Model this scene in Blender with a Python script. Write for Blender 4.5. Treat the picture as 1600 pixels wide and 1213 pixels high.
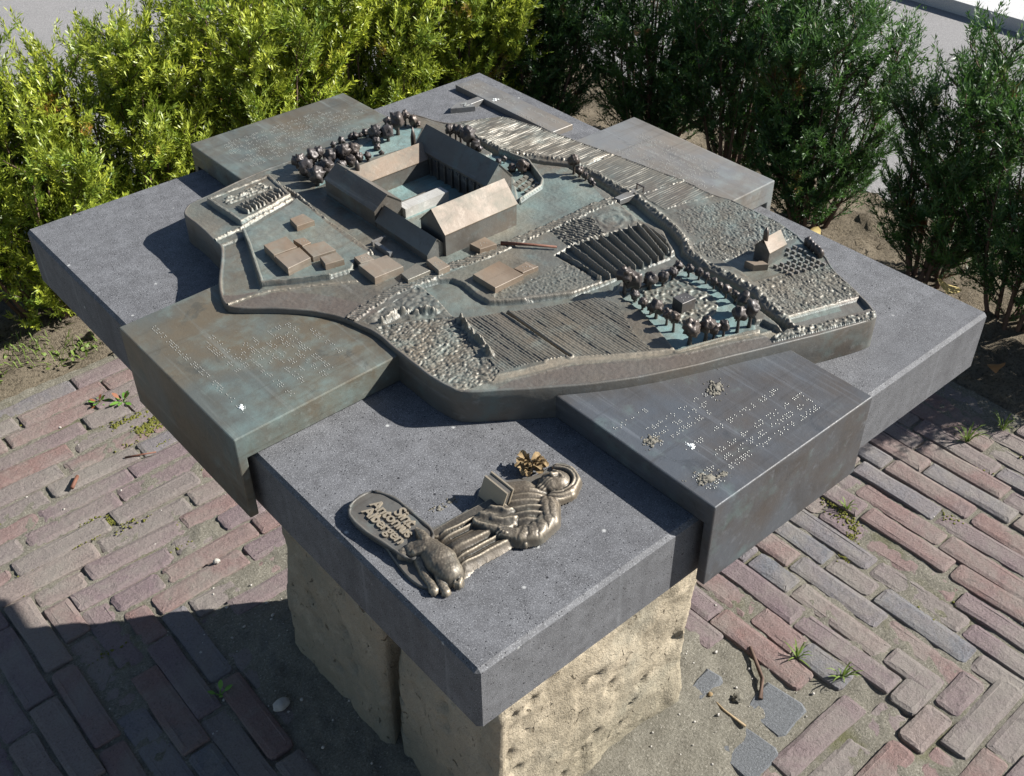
import bpy, bmesh, math, random
import numpy as np
from mathutils import Vector, Matrix, noise as mnoise

for o in list(bpy.data.objects):
    bpy.data.objects.remove(o)
scene = bpy.context.scene
COL = scene.collection
random.seed(7)
RNG = np.random.default_rng(11)

# ------------------------------------------------------------------ camera
S, H0 = 0.8, 0.88            # one plan unit in metres, height of the slab's top


def W(x, y, z=0.0):
    return Vector((S * x, S * y, H0 + S * z))


cam_d = bpy.data.cameras.new('camera')
cam = bpy.data.objects.new('camera', cam_d)
COL.objects.link(cam)
scene.camera = cam
right = Vector((0.7567611, -0.65365696, -0.00672423))
up = Vector((0.41374327, 0.47099021, 0.77909225))
back = Vector((-0.50609202, -0.59236881, 0.62687324))
mw = Matrix((right, up, back)).transposed().to_4x4()
mw.translation = W(-0.43336875, -0.56774334, 0.9579771)
cam.matrix_world = mw
cam_d.sensor_width = 36.0
cam_d.sensor_fit = 'HORIZONTAL'
cam_d.lens = 38.742
cam_d.clip_start = 0.05
cam_d.clip_end = 400.0

# ------------------------------------------------------------------ daylight
SUN = Vector((1.24, -0.79, 1.0)).normalized()        # towards the sun
elev = math.asin(SUN.z)
azim = math.atan2(SUN.x, SUN.y)
world = bpy.data.worlds.new('World')
scene.world = world
world.use_nodes = True
wn = world.node_tree
wn.nodes.clear()
sky = wn.nodes.new('ShaderNodeTexSky')
sky.sky_type = 'NISHITA'
sky.sun_disc = False
sky.sun_elevation = elev
sky.sun_rotation = azim
sky.air_density = 1.0
sky.dust_density = 0.6
sky.ozone_density = 1.2
bg = wn.nodes.new('ShaderNodeBackground')
bg.inputs['Strength'].default_value = 0.05
wo = wn.nodes.new('ShaderNodeOutputWorld')
wn.links.new(sky.outputs[0], bg.inputs[0])
wn.links.new(bg.outputs[0], wo.inputs[0])
sl = bpy.data.lights.new('sun', 'SUN')
sl.energy = 5.0
sl.angle = math.radians(0.53)
sl.color = (1.0, 0.975, 0.93)
so = bpy.data.objects.new('sun', sl)
COL.objects.link(so)
so.rotation_euler = SUN.to_track_quat('Z', 'Y').to_euler()
so.location = SUN * 20
vs = scene.view_settings
vs.view_transform = 'Standard'
vs.look = 'None'
vs.gamma = 1.0
vs.use_curve_mapping = False
vs.exposure = 1.2
scene.cycles.max_bounces = 6
scene.cycles.use_denoising = True

# ------------------------------------------------------------------ materials


class Mt:
    def __init__(self, name):
        self.m = bpy.data.materials.new(name)
        self.m.use_nodes = True
        self.t = self.m.node_tree
        self.t.nodes.clear()
        self.geo = self.t.nodes.new('ShaderNodeNewGeometry')
        self.tc = self.t.nodes.new('ShaderNodeTexCoord')
        self.oi = self.t.nodes.new('ShaderNodeObjectInfo')
        self.pos = self.geo.outputs['Position']
        self.obj = self.tc.outputs['Object']

    def lk(self, a, b):
        if hasattr(a, 'is_output'):
            self.t.links.new(a, b)
        else:
            if isinstance(a, (tuple, list)) and len(a) == 3 and b.type == 'RGBA':
                a = (*a, 1.0)
            b.default_value = a

    def noise(self, scale, detail=4, rough=0.55, vec=None, dist=0.0, out='Fac'):
        n = self.t.nodes.new('ShaderNodeTexNoise')
        n.inputs['Scale'].default_value = scale
        n.inputs['Detail'].default_value = detail
        n.inputs['Roughness'].default_value = rough
        n.inputs['Distortion'].default_value = dist
        self.t.links.new(vec or self.pos, n.inputs['Vector'])
        return n.outputs[out]

    def voro(self, scale, vec=None, feature='F1', out='Distance', rnd=1.0):
        n = self.t.nodes.new('ShaderNodeTexVoronoi')
        n.feature = feature
        n.inputs['Scale'].default_value = scale
        n.inputs['Randomness'].default_value = rnd
        self.t.links.new(vec or self.pos, n.inputs['Vector'])
        return n.outputs[out]

    def scaled(self, sx, sy, sz, vec=None):
        n = self.t.nodes.new('ShaderNodeVectorMath')
        n.operation = 'MULTIPLY'
        self.t.links.new(vec or self.pos, n.inputs[0])
        n.inputs[1].default_value = (sx, sy, sz)
        return n.outputs[0]

    def ramp(self, f, stops, interp='LINEAR'):
        n = self.t.nodes.new('ShaderNodeValToRGB')
        n.color_ramp.interpolation = interp
        e = n.color_ramp.elements
        while len(e) < len(stops):
            e.new(0.5)
        for k, (p, c) in enumerate(stops):
            e[k].position = p
            e[k].color = (*c, 1) if isinstance(c, (tuple, list)) else (c, c, c, 1)
        self.lk(f, n.inputs[0])
        return n.outputs[0]

    def mix(self, f, a, b, blend='MIX'):
        n = self.t.nodes.new('ShaderNodeMix')
        n.data_type = 'RGBA'
        n.blend_type = blend
        self.lk(f, n.inputs[0])
        self.lk(a, n.inputs[6])
        self.lk(b, n.inputs[7])
        return n.outputs[2]

    def math(self, op, a, b=0.0, c=None):
        n = self.t.nodes.new('ShaderNodeMath')
        n.operation = op
        self.lk(a, n.inputs[0])
        self.lk(b, n.inputs[1])
        if c is not None:
            self.lk(c, n.inputs[2])
        return n.outputs[0]

    def sep(self, vec=None):
        n = self.t.nodes.new('ShaderNodeSeparateXYZ')
        self.t.links.new(vec or self.pos, n.inputs[0])
        return n.outputs

    def attr(self, name, out='Fac'):
        n = self.t.nodes.new('ShaderNodeAttribute')
        n.attribute_name = name
        return n.outputs[out]

    def bump(self, h, strength=0.5, dist=0.002, normal=None):
        n = self.t.nodes.new('ShaderNodeBump')
        n.inputs['Strength'].default_value = strength
        n.inputs['Distance'].default_value = dist
        self.lk(h, n.inputs['Height'])
        if normal is not None:
            self.t.links.new(normal, n.inputs['Normal'])
        return n.outputs[0]

    def out(self, base, rough=0.7, metal=0.0, normal=None, spec=0.5, trans=None):
        p = self.t.nodes.new('ShaderNodeBsdfPrincipled')
        self.lk(base, p.inputs['Base Color'])
        self.lk(rough, p.inputs['Roughness'])
        self.lk(metal, p.inputs['Metallic'])
        p.inputs['Specular IOR Level'].default_value = spec
        if normal is not None:
            self.t.links.new(normal, p.inputs['Normal'])
        sh = p.outputs[0]
        if trans is not None:
            tr = self.t.nodes.new('ShaderNodeBsdfTranslucent')
            self.lk(trans[1], tr.inputs['Color'])
            ms = self.t.nodes.new('ShaderNodeMixShader')
            ms.inputs[0].default_value = trans[0]
            self.t.links.new(sh, ms.inputs[1])
            self.t.links.new(tr.outputs[0], ms.inputs[2])
            sh = ms.outputs[0]
        o = self.t.nodes.new('ShaderNodeOutputMaterial')
        self.t.links.new(sh, o.inputs[0])
        return self.m


def mat_bronze(name, brown, teal, amount, shine=0.45, attr=False, grey=(0.13, 0.135, 0.135), met=0.3, wear_shade=None):
    m = Mt(name)
    n1 = m.noise(9, 5, 0.6)
    n2 = m.noise(34, 6, 0.65)
    streak = m.noise(14, 5, 0.6, m.scaled(1.0, 0.22, 1.0), 0.6)
    base = m.mix(m.ramp(n1, [(0.36, 0.0), (0.62, 1.0)]), brown, grey)
    base = m.mix(m.ramp(streak, [(0.5, 0.0), (0.72, 0.75)]), base, tuple(v * 0.55 for v in brown))
    pt = m.ramp(m.math('ADD', m.math('MULTIPLY', n2, 0.6), m.math('MULTIPLY', m.noise(4.5, 4, 0.6, None, 0.8), 0.55)),
                [(0.60 - amount, 0.0), (0.86 - amount, 1.0)])
    if attr:
        at = m.attr('patina')
        wob = m.math('MULTIPLY', at, m.ramp(n2, [(0.25, 0.45), (0.6, 1.0)]))
        pt = m.math('MAXIMUM', m.math('MULTIPLY', pt, 0.55), wob)
    else:
        pt = m.math('MULTIPLY', pt, 0.75)
    base = m.mix(pt, base, teal)
    scr = m.noise(90, 4, 0.7, m.scaled(1.0, 0.05, 1.0), 0.2)
    base = m.mix(m.ramp(scr, [(0.56, 0.0), (0.72, 0.45)]), base, tuple(min(1, v * 1.7 + 0.03) for v in grey))
    scr2 = m.noise(70, 4, 0.7, m.scaled(0.06, 1.0, 1.0), 0.3)
    base = m.mix(m.ramp(scr2, [(0.56, 0.0), (0.74, 0.5)]), base, tuple(v * 0.45 for v in brown))
    base = m.mix(m.ramp(m.noise(23, 5, 0.7, None, 0.7), [(0.60, 0.0), (0.68, 0.5)]), base, tuple(v * 0.5 for v in grey))
    spk = m.ramp(m.noise(420, 3, 0.6), [(0.70, 0.0), (0.78, 0.5)])
    base = m.mix(spk, base, (0.36, 0.36, 0.32))
    metal = m.math('SUBTRACT', met, m.math('MULTIPLY', pt, met * 0.9))
    if wear_shade is not None:        # worn ridges rubbed bright, creases dark with patina and shade put into the colour
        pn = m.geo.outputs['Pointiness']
        if attr:                # bare brown lip and rubbed tan track of the casting
            tn = m.attr('tone')
            base = m.mix(m.math('MULTIPLY', m.math('MAXIMUM', tn, 0.0), 0.8), base, (0.27, 0.225, 0.165))
            base = m.mix(m.math('MULTIPLY', m.math('MAXIMUM', m.math('MULTIPLY', tn, -1.0), 0.0), 0.85), base, (0.115, 0.09, 0.076))
        base = m.mix(m.ramp(pn, [(0.505, 0.0), (0.54, 0.85)]), base, wear_shade[0])
        base = m.mix(m.ramp(pn, [(0.455, 0.9), (0.497, 0.0)]), base, wear_shade[1])
    rough = m.math('ADD', shine, m.math('MULTIPLY', pt, 0.25))
    rough = m.math('ADD', rough, m.math('MULTIPLY', m.math('SUBTRACT', n2, 0.5), 0.3))
    nr = m.bump(m.noise(130, 4, 0.6), 0.16, 0.002)
    nr = m.bump(m.noise(700, 3, 0.6), 0.18, 0.0006, nr)
    if attr:
        nr = m.bump(m.noise(620, 4, 0.75), 0.4, 0.0010, nr)
    return m.out(base, rough, metal, nr)


MAT = {}
MAT['bronze_panel'] = mat_bronze('bronze_panel', (0.132, 0.107, 0.072), (0.115, 0.175, 0.17), 0.06, 0.48, grey=(0.108, 0.116, 0.104))
MAT['bronze_dark'] = mat_bronze('bronze_dark', (0.080, 0.070, 0.062), (0.088, 0.148, 0.136), 0.0, 0.46, grey=(0.086, 0.093, 0.102))
MAT['bronze_model'] = mat_bronze('bronze_model', (0.142, 0.114, 0.08), (0.15, 0.27, 0.27), 0.03, 0.43, True, grey=(0.118, 0.116, 0.10), wear_shade=((0.172, 0.155, 0.125), (0.060, 0.070, 0.066)))
MAT['bronze_roof'] = mat_bronze('bronze_roof', (0.185, 0.130, 0.085), (0.15, 0.18, 0.155), 0.02, 0.6, grey=(0.185, 0.15, 0.115), met=0.1)
MAT['bronze_wall'] = mat_bronze('bronze_wall', (0.112, 0.092, 0.072), (0.104, 0.168, 0.164), 0.0, 0.52, grey=(0.108, 0.108, 0.100), met=0.25)
MAT['bronze_tree'] = mat_bronze('bronze_tree', (0.077, 0.059, 0.047), (0.072, 0.099, 0.095), -0.10, 0.46, grey=(0.059, 0.052, 0.050), met=0.35)
MAT['bronze_figure'] = mat_bronze('bronze_figure', (0.118, 0.092, 0.064), (0.085, 0.125, 0.11), -0.02, 0.48, grey=(0.092, 0.085, 0.072), met=0.35, wear_shade=((0.320, 0.268, 0.196), (0.018, 0.019, 0.016)))
MAT['bronze_light'] = mat_bronze('bronze_light', (0.342, 0.323, 0.285), (0.323, 0.399, 0.389), 0.0, 0.55, grey=(0.399, 0.389, 0.361), met=0.1)
MAT['bronze_plate'] = mat_bronze('bronze_plate', (0.184, 0.156, 0.124), (0.168, 0.208, 0.200), -0.03, 0.5, grey=(0.160, 0.160, 0.156), met=0.2)


def mat_dot():
    m = Mt('bronze_dot')
    n = m.noise(60, 3)
    return m.out(m.mix(n, (0.24, 0.24, 0.22), (0.36, 0.36, 0.33)), 0.42, 0.3)


MAT['dot'] = mat_dot()


def mat_basalt():
    m = Mt('basalt_stone')
    n1 = m.noise(5, 4, 0.6)
    n2 = m.noise(55, 5, 0.7)
    b = m.mix(n1, (0.064, 0.064, 0.067), (0.088, 0.088, 0.091))
    b = m.mix(m.ramp(n2, [(0.35, 0.0), (0.7, 0.55)]), b, (0.17, 0.172, 0.18))
    grain = m.noise(760, 4, 0.8)
    b = m.mix(m.ramp(grain, [(0.55, 0.0), (0.70, 0.9)]), b, (0.36, 0.36, 0.37))
    b = m.mix(m.ramp(grain, [(0.32, 0.9), (0.46, 0.0)]), b, (0.02, 0.02, 0.024))
    vp = m.voro(230, None, 'F1', 'Distance')
    vc = m.voro(230, None, 'F1', 'Color')
    pick = m.ramp(vc, [(0.42, 0.0), (0.46, 1.0)])
    size = m.ramp(vp, [(0.13, 1.0), (0.22, 0.0)])
    pore = m.math('MULTIPLY', pick, size)
    vp2 = m.voro(46, None, 'F1', 'Distance')
    vc2 = m.voro(46, None, 'F1', 'Color')
    pore2 = m.math('MULTIPLY', m.ramp(vc2, [(0.60, 0.0), (0.62, 1.0)]), m.ramp(vp2, [(0.05, 1.0), (0.085, 0.0)]))
    pore = m.math('MAXIMUM', pore, pore2)
    b = m.mix(pore, b, (0.02, 0.02, 0.023))
    lv = m.voro(38, None, 'F1', 'Distance')
    lc = m.voro(38, None, 'F1', 'Color')
    lite = m.math('MULTIPLY', m.ramp(lc, [(0.58, 0.0), (0.61, 1.0)]), m.ramp(lv, [(0.04, 0.8), (0.10, 0.0)]))
    b = m.mix(lite, b, (0.45, 0.45, 0.43))
    # lime runs down the sides
    dr = m.noise(38, 4, 0.6, m.scaled(1, 1, 0.03), 0.3)
    nz = m.t.nodes.new('ShaderNodeSeparateXYZ')
    m.t.links.new(m.geo.outputs['True Normal'], nz.inputs[0])
    side = m.ramp(nz.outputs[2], [(0.3, 1.0), (0.6, 0.0)])
    b = m.mix(m.math('MULTIPLY', side, m.ramp(dr, [(0.60, 0.0), (0.76, 0.45)])), b, (0.28, 0.29, 0.30))
    b = m.mix(m.math('MULTIPLY', side, m.ramp(m.noise(9, 5, 0.7, m.scaled(1, 1, 0.12), 0.6), [(0.5, 0.0), (0.7, 0.5)])), b, (0.045, 0.045, 0.048))
    b = m.mix(m.ramp(m.noise(3.2, 4, 0.6, None, 0.5), [(0.5, 0.0), (0.7, 0.45)]), b, (0.07, 0.07, 0.075))
    st = m.ramp(m.noise(11, 5, 0.65), [(0.66, 0.0), (0.76, 0.35)])
    b = m.mix(m.math('MULTIPLY', st, 0.6), b, (0.12, 0.10, 0.075))
    h = m.math('SUBTRACT', m.math('MULTIPLY', grain, 0.5), m.math('MULTIPLY', pore, 1.2))
    return m.out(b, 0.72, 0.0, m.bump(h, 0.35, 0.0015), spec=0.35)


MAT['basalt'] = mat_basalt()


def mat_sandstone():
    m = Mt('sandstone')
    n1 = m.noise(4, 5, 0.6)
    n2 = m.noise(22, 6, 0.65, None, 0.4)
    b = m.mix(m.ramp(n1, [(0.35, 0.0), (0.65, 1.0)]), (0.32, 0.27, 0.195), (0.41, 0.35, 0.26))
    b = m.mix(m.ramp(n2, [(0.5, 0.0), (0.75, 0.8)]), b, (0.54, 0.455, 0.335))
    b = m.mix(m.ramp(m.noise(7, 5, 0.6), [(0.48, 0.0), (0.66, 0.7)]), b, (0.255, 0.24, 0.19))
    g = m.noise(380, 4, 0.7)
    b = m.mix(m.ramp(g, [(0.3, 0.6), (0.5, 0.0)]), b, (0.20, 0.155, 0.09))
    b = m.mix(m.ramp(m.noise(60, 4, 0.7), [(0.62, 0.0), (0.72, 0.5)]), b, (0.17, 0.14, 0.09))
    pit = m.ramp(m.noise(44, 3, 0.55, m.scaled(1, 1, 0.7), 1.6), [(0.66, 0.0), (0.73, 1.0)])
    b = m.mix(m.math('MULTIPLY', pit, 0.7), b, (0.12, 0.09, 0.055))
    zz = m.sep()[2]
    damp = m.math('MULTIPLY', m.ramp(zz, [(0.0, 1.0), (0.28, 0.0)]), m.ramp(m.noise(8, 5, 0.65), [(0.3, 0.3), (0.6, 1.0)]))
    b = m.mix(m.math('MULTIPLY', damp, 0.6), b, (0.15, 0.145, 0.105))
    nr = m.bump(m.math('SUBTRACT', m.noise(45, 6, 0.75), pit), 1.0, 0.009)
    nr = m.bump(g, 0.6, 0.002, nr)
    return m.out(b, 0.9, 0.0, nr, spec=0.2)


MAT['sandstone'] = mat_sandstone()


def mat_brick():
    m = Mt('paving_brick')
    r = m.oi.outputs['Random']
    isl = m.geo.outputs['Random Per Island']
    r = m.math('FRACT', m.math('ADD', r, isl))
    base = m.ramp(r, [(0.0, (0.17, 0.112, 0.102)), (0.16, (0.15, 0.113, 0.113)), (0.32, (0.178, 0.142, 0.126)), (0.46, (0.14, 0.103, 0.109)),
                      (0.62, (0.168, 0.104, 0.092)), (0.68, (0.16, 0.138, 0.126)), (0.89, (0.135, 0.128, 0.135)), (0.96, (0.105, 0.112, 0.125))], 'CONSTANT')
    n1 = m.noise(16, 5, 0.65)
    base = m.mix(m.ramp(n1, [(0.35, 0.0), (0.7, 0.6)]), base, (0.180, 0.148, 0.135))
    base = m.mix(m.ramp(m.noise(9, 4, 0.6), [(0.55, 0.0), (0.7, 0.55)]), base, (0.15, 0.12, 0.12))
    g = m.noise(260, 5, 0.75)
    base = m.mix(m.ramp(g, [(0.3, 0.8), (0.48, 0.0)]), base, (0.06, 0.048, 0.045))
    base = m.mix(m.ramp(g, [(0.58, 0.0), (0.75, 0.5)]), base, (0.36, 0.31, 0.28))
    dust = m.ramp(m.noise(5.5, 5, 0.7, None, 0.6), [(0.46, 0.0), (0.66, 0.7)])
    base = m.mix(dust, base, (0.185, 0.168, 0.145))
    base = m.mix(m.ramp(m.noise(13, 5, 0.7), [(0.72, 0.0), (0.80, 0.4)]), base, (0.36, 0.33, 0.31))
    base = m.mix(m.ramp(m.noise(28, 5, 0.75, None, 0.5), [(0.60, 0.0), (0.70, 0.6)]), base, (0.075, 0.065, 0.06))
    nr = m.bump(m.noise(70, 5, 0.75), 0.7, 0.005)
    nr = m.bump(g, 0.6, 0.002, nr)
    return m.out(base, 0.88, 0.0, nr, spec=0.25)


MAT['brick'] = mat_brick()


def mat_sand():
    m = Mt('joint_sand')
    n = m.noise(240, 5, 0.8)
    n2 = m.noise(18, 5, 0.6)
    b = m.mix(n2, (0.125, 0.115, 0.09), (0.18, 0.166, 0.135))
    b = m.mix(m.ramp(n, [(0.32, 0.8), (0.48, 0.0)]), b, (0.05, 0.045, 0.035))
    b = m.mix(m.ramp(n, [(0.55, 0.0), (0.72, 0.8)]), b, (0.40, 0.37, 0.31))
    moss = m.ramp(m.noise(7, 5, 0.65, None, 0.5), [(0.56, 0.0), (0.72, 0.7)])
    b = m.mix(m.math('MULTIPLY', moss, m.attr('joint')), b, (0.085, 0.085, 0.03))
    nr = m.bump(n, 0.8, 0.004)
    nr = m.bump(n2, 0.5, 0.01, nr)
    return m.out(b, 0.95, 0.0, nr, spec=0.15)


MAT['sand'] = mat_sand()


def mat_soil():
    m = Mt('garden_soil')
    n = m.noise(120, 6, 0.75)
    n2 = m.noise(9, 5, 0.6)
    b = m.mix(n2, (0.12, 0.10, 0.072), (0.20, 0.165, 0.12))
    b = m.mix(m.ramp(n, [(0.35, 0.8), (0.52, 0.0)]), b, (0.035, 0.028, 0.02))
    b = m.mix(m.ramp(n, [(0.6, 0.0), (0.78, 0.6)]), b, (0.30, 0.26, 0.20))
    nr = m.bump(n, 0.9, 0.01)
    return m.out(b, 0.95, 0.0, nr, spec=0.1)


MAT['soil'] = mat_soil()


def mat_path(name, c0, c1):
    m = Mt(name)
    n = m.noise(300, 4, 0.75)
    n2 = m.noise(3.5, 5, 0.6)
    b = m.mix(n2, c0, c1)
    b = m.mix(m.ramp(n, [(0.34, 0.6), (0.5, 0.0)]), b, tuple(v * 0.4 for v in c0))
    b = m.mix(m.ramp(n, [(0.56, 0.0), (0.72, 0.6)]), b, tuple(min(v * 2.0, 0.7) for v in c1))
    return m.out(b, 0.9, 0.0, m.bump(n, 0.6, 0.004), spec=0.2)


MAT['path'] = mat_path('path_gravel', (0.19, 0.185, 0.18), (0.25, 0.24, 0.235))
MAT['ground'] = mat_path('far_ground', (0.16, 0.155, 0.14), (0.22, 0.21, 0.19))
MAT['kerb'] = mat_path('kerb_stone', (0.42, 0.41, 0.40), (0.55, 0.54, 0.53))
MAT['paver'] = mat_path('bluestone_paver', (0.105, 0.110, 0.115), (0.13, 0.134, 0.138))


def mat_yew(name, young, old, dead, dead_at, glow):
    m = Mt(name)
    t = m.attr('tint')
    b = m.mix(t, old, young)
    b = m.mix(m.ramp(m.noise(7, 3, 0.6), [(0.42, 0.0), (0.62, 0.55)]), b, tuple(v * 0.55 for v in old))
    d = m.ramp(m.noise(5.0, 2, 0.5), [(dead_at, 0.0), (dead_at + 0.02, 1.0)])
    b = m.mix(m.math('MULTIPLY', d, m.ramp(m.attr('tint'), [(0.3, 0.9), (0.6, 0.2)])), b, dead)
    return m.out(b, 0.42, 0.0, None, spec=0.45, trans=(0.3, m.mix(0.35, b, glow)))


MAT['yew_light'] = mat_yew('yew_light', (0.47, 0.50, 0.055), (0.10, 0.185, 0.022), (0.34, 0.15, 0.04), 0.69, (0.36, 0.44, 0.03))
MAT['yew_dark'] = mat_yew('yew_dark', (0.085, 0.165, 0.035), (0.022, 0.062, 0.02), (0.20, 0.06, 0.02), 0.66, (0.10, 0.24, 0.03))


def mat_simple(name, c0, c1, scale=40, rough=0.8, trans=None, bump=0.4):
    m = Mt(name)
    n = m.noise(scale, 5, 0.65)
    b = m.mix(n, c0, c1)
    return m.out(b, rough, 0.0, m.bump(n, bump, 0.002), spec=0.3, trans=None if trans is None else (trans, b))


MAT['bark'] = mat_simple('bark', (0.06, 0.04, 0.03), (0.15, 0.095, 0.07), 60, 0.9)
MAT['twig'] = mat_simple('twig_wood', (0.17, 0.115, 0.06), (0.33, 0.25, 0.15), 120, 0.7)
MAT['twig_red'] = mat_simple('twig_red', (0.10, 0.04, 0.025), (0.19, 0.09, 0.06), 120, 0.7)
MAT['grass'] = mat_simple('grass_blade', (0.10, 0.16, 0.03), (0.20, 0.26, 0.06), 30, 0.6, 0.3)
MAT['weed'] = mat_simple('weed_leaf', (0.09, 0.20, 0.03), (0.17, 0.33, 0.06), 60, 0.5, 0.25)
MAT['weed_red'] = mat_simple('weed_red', (0.18, 0.06, 0.03), (0.26, 0.11, 0.05), 60, 0.6, 0.2)
MAT['leaf_yellow'] = mat_simple('leaf_yellow', (0.55, 0.40, 0.14), (0.70, 0.58, 0.28), 70, 0.6, 0.25)
MAT['leaf_brown'] = mat_simple('leaf_brown', (0.28, 0.13, 0.05), (0.46, 0.25, 0.11), 70, 0.6, 0.2)
MAT['moss'] = mat_simple('moss_green', (0.06, 0.066, 0.012), (0.15, 0.145, 0.025), 300, 0.95, None, 0.8)
MAT['pebble'] = mat_simple('pebble', (0.25, 0.23, 0.20), (0.45, 0.42, 0.38), 90, 0.8)
MAT['dropping'] = mat_simple('dropping', (0.075, 0.068, 0.055), (0.20, 0.185, 0.15), 420, 0.95)
MAT['dropping_white'] = mat_simple('dropping_white', (0.62, 0.66, 0.64), (0.82, 0.83, 0.80), 260, 0.8)
MAT['dry'] = mat_simple('dry_petals', (0.10, 0.065, 0.03), (0.38, 0.27, 0.14), 220, 0.8, 0.15)

# ------------------------------------------------------------------ mesh helpers
ORIG = {}


def empty(name, loc, label, cat, group=None):
    o = bpy.data.objects.new(name, None)
    o.empty_display_size = 0.05
    COL.objects.link(o)
    o.location = loc
    ORIG[o.name] = Vector(loc)
    tag(o, label, cat, group)
    return o


def tag(o, label=None, cat=None, group=None, kind=None):
    for k, v in (('label', label), ('category', cat), ('group', group), ('kind', kind)):
        if v is not None:
            o[k] = v
    return o


def npmesh(name, v, f, smooth=False, attrs=None):
    """mesh from numpy vertices (n,3) and faces, an (m,k) array or a list"""
    me = bpy.data.meshes.new(name)
    v = np.asarray(v, dtype=np.float32)
    if isinstance(f, np.ndarray):
        k = f.shape[1]
        me.vertices.add(len(v))
        me.vertices.foreach_set('co', v.ravel())
        me.loops.add(f.size)
        me.loops.foreach_set('vertex_index', f.astype(np.int32).ravel())
        me.polygons.add(len(f))
        me.polygons.foreach_set('loop_start', np.arange(0, f.size, k, dtype=np.int32))
        me.polygons.foreach_set('loop_total', np.full(len(f), k, dtype=np.int32))
        me.update(calc_edges=True)
    else:
        me.from_pydata([tuple(float(q) for q in p) for p in v], [], [tuple(int(i) for i in q) for q in f])
        me.update()
    if attrs:
        for an, av in attrs.items():
            a = me.attributes.new(an, 'FLOAT', 'POINT')
            a.data.foreach_set('value', np.asarray(av, dtype=np.float32))
    if smooth:
        me.polygons.foreach_set('use_smooth', np.ones(len(me.polygons), dtype=bool))
    return me


def link(name, me, m, parent=None, loc=None):
    o = bpy.data.objects.new(name, me)
    if m is not None and not me.materials:
        me.materials.append(MAT[m] if isinstance(m, str) else m)
    COL.objects.link(o)
    if loc is not None:
        o.location = loc
    if parent is not None:
        o.parent = parent
    return o


def root_origin(parent):
    p = parent
    while p.parent is not None:
        p = p.parent
    return np.array(ORIG[p.name])


def part(name, v, f, m, parent, smooth=False, attrs=None):
    """vertices in plan units (slab corner = 0,0,0) become a part of `parent`"""
    v = np.asarray(v, dtype=float) * S + np.array([0, 0, H0]) - root_origin(parent)
    return link(name, npmesh(name, v, f, smooth, attrs), m, parent)


def box_v(x0, x1, y0, y1, z0, z1):
    v = [(x0, y0, z0), (x1, y0, z0), (x1, y1, z0), (x0, y1, z0), (x0, y0, z1), (x1, y0, z1), (x1, y1, z1), (x0, y1, z1)]
    f = [(0, 3, 2, 1), (4, 5, 6, 7), (0, 1, 5, 4), (1, 2, 6, 5), (2, 3, 7, 6), (3, 0, 4, 7)]
    return v, f


def bevel_mesh(me, w, seg=2, angle=0.6):
    bm = bmesh.new()
    bm.from_mesh(me)
    ed = [e for e in bm.edges if len(e.link_faces) == 2 and e.calc_face_angle(0) > angle]
    bmesh.ops.bevel(bm, geom=ed, offset=w, segments=seg, affect='EDGES', profile=0.5, clamp_overlap=True)
    bm.to_mesh(me)
    bm.free()
    me.update()


def ccw(poly):
    a = sum(poly[i - 1][0] * poly[i][1] - poly[i][0] * poly[i - 1][1] for i in range(len(poly)))
    return list(poly) if a > 0 else list(poly)[::-1]


def prism(poly, z0, z1, inset=0.0, ztop=None):
    """extruded polygon with an optional chamfered top"""
    poly = ccw(poly)
    n = len(poly)
    v = [(x, y, z0) for x, y in poly]
    zz = ztop or (lambda x, y: z1)
    f = [tuple(range(n))[::-1]]
    if inset > 0:
        cx = sum(p[0] for p in poly) / n
        cy = sum(p[1] for p in poly) / n
        v += [(x, y, zz(x, y) - inset) for x, y in poly]
        ins = []
        for i in range(n):
            a, b, c = Vector(poly[i - 1]), Vector(poly[i]), Vector(poly[(i + 1) % n])
            n1 = Vector((-(b - a).y, (b - a).x)).normalized()
            n2 = Vector((-(c - b).y, (c - b).x)).normalized()
            q = (n1 + n2)
            q = q.normalized() * (inset / max(0.45, q.normalized().dot(n1))) if q.length > 1e-6 else n1 * inset
            ins.append(b + q)
        v += [(p.x, p.y, zz(p.x, p.y)) for p in ins]
        rings = 3
    else:
        v += [(x, y, zz(x, y)) for x, y in poly]
        rings = 2
    for r in range(rings - 1):
        for i in range(n):
            j = (i + 1) % n
            f.append((r * n + i, r * n + j, (r + 1) * n + j, (r + 1) * n + i))
    f.append(tuple((rings - 1) * n + i for i in range(n)))
    return v, f


def tube(pts, rad, seg=6, cap=True):
    pts = [Vector(p) for p in pts]
    v, f = [], []
    for i, p in enumerate(pts):
        d = (pts[min(i + 1, len(pts) - 1)] - pts[max(i - 1, 0)]).normalized()
        a = d.orthogonal().normalized()
        b = d.cross(a)
        r = rad[i] if isinstance(rad, (list, tuple)) else rad
        for k in range(seg):
            t = 2 * math.pi * k / seg
            q = p + (a * math.cos(t) + b * math.sin(t)) * r
            v.append(tuple(q))
    for i in range(len(pts) - 1):
        for k in range(seg):
            l = (k + 1) % seg
            f.append((i * seg + k, i * seg + l, (i + 1) * seg + l, (i + 1) * seg + k))
    if cap:
        f.append(tuple(range(seg))[::-1])
        f.append(tuple((len(pts) - 1) * seg + k for k in range(seg)))
    return v, f


def merge(lst):
    V, F = [], []
    for v, f in lst:
        o = len(V)
        V += list(v)
        F += [tuple(i + o for i in q) for q in f]
    return V, F


def ico(sub=2):
    bm = bmesh.new()
    bmesh.ops.create_icosphere(bm, subdivisions=sub, radius=1.0)
    v = [tuple(p.co) for p in bm.verts]
    f = [tuple(q.index for q in p.verts) for p in bm.faces]
    bm.free()
    return v, f


# vectorised 2-D noise and polygon tests -------------------------------------------------
_LAT = RNG.random((256, 256))


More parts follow.
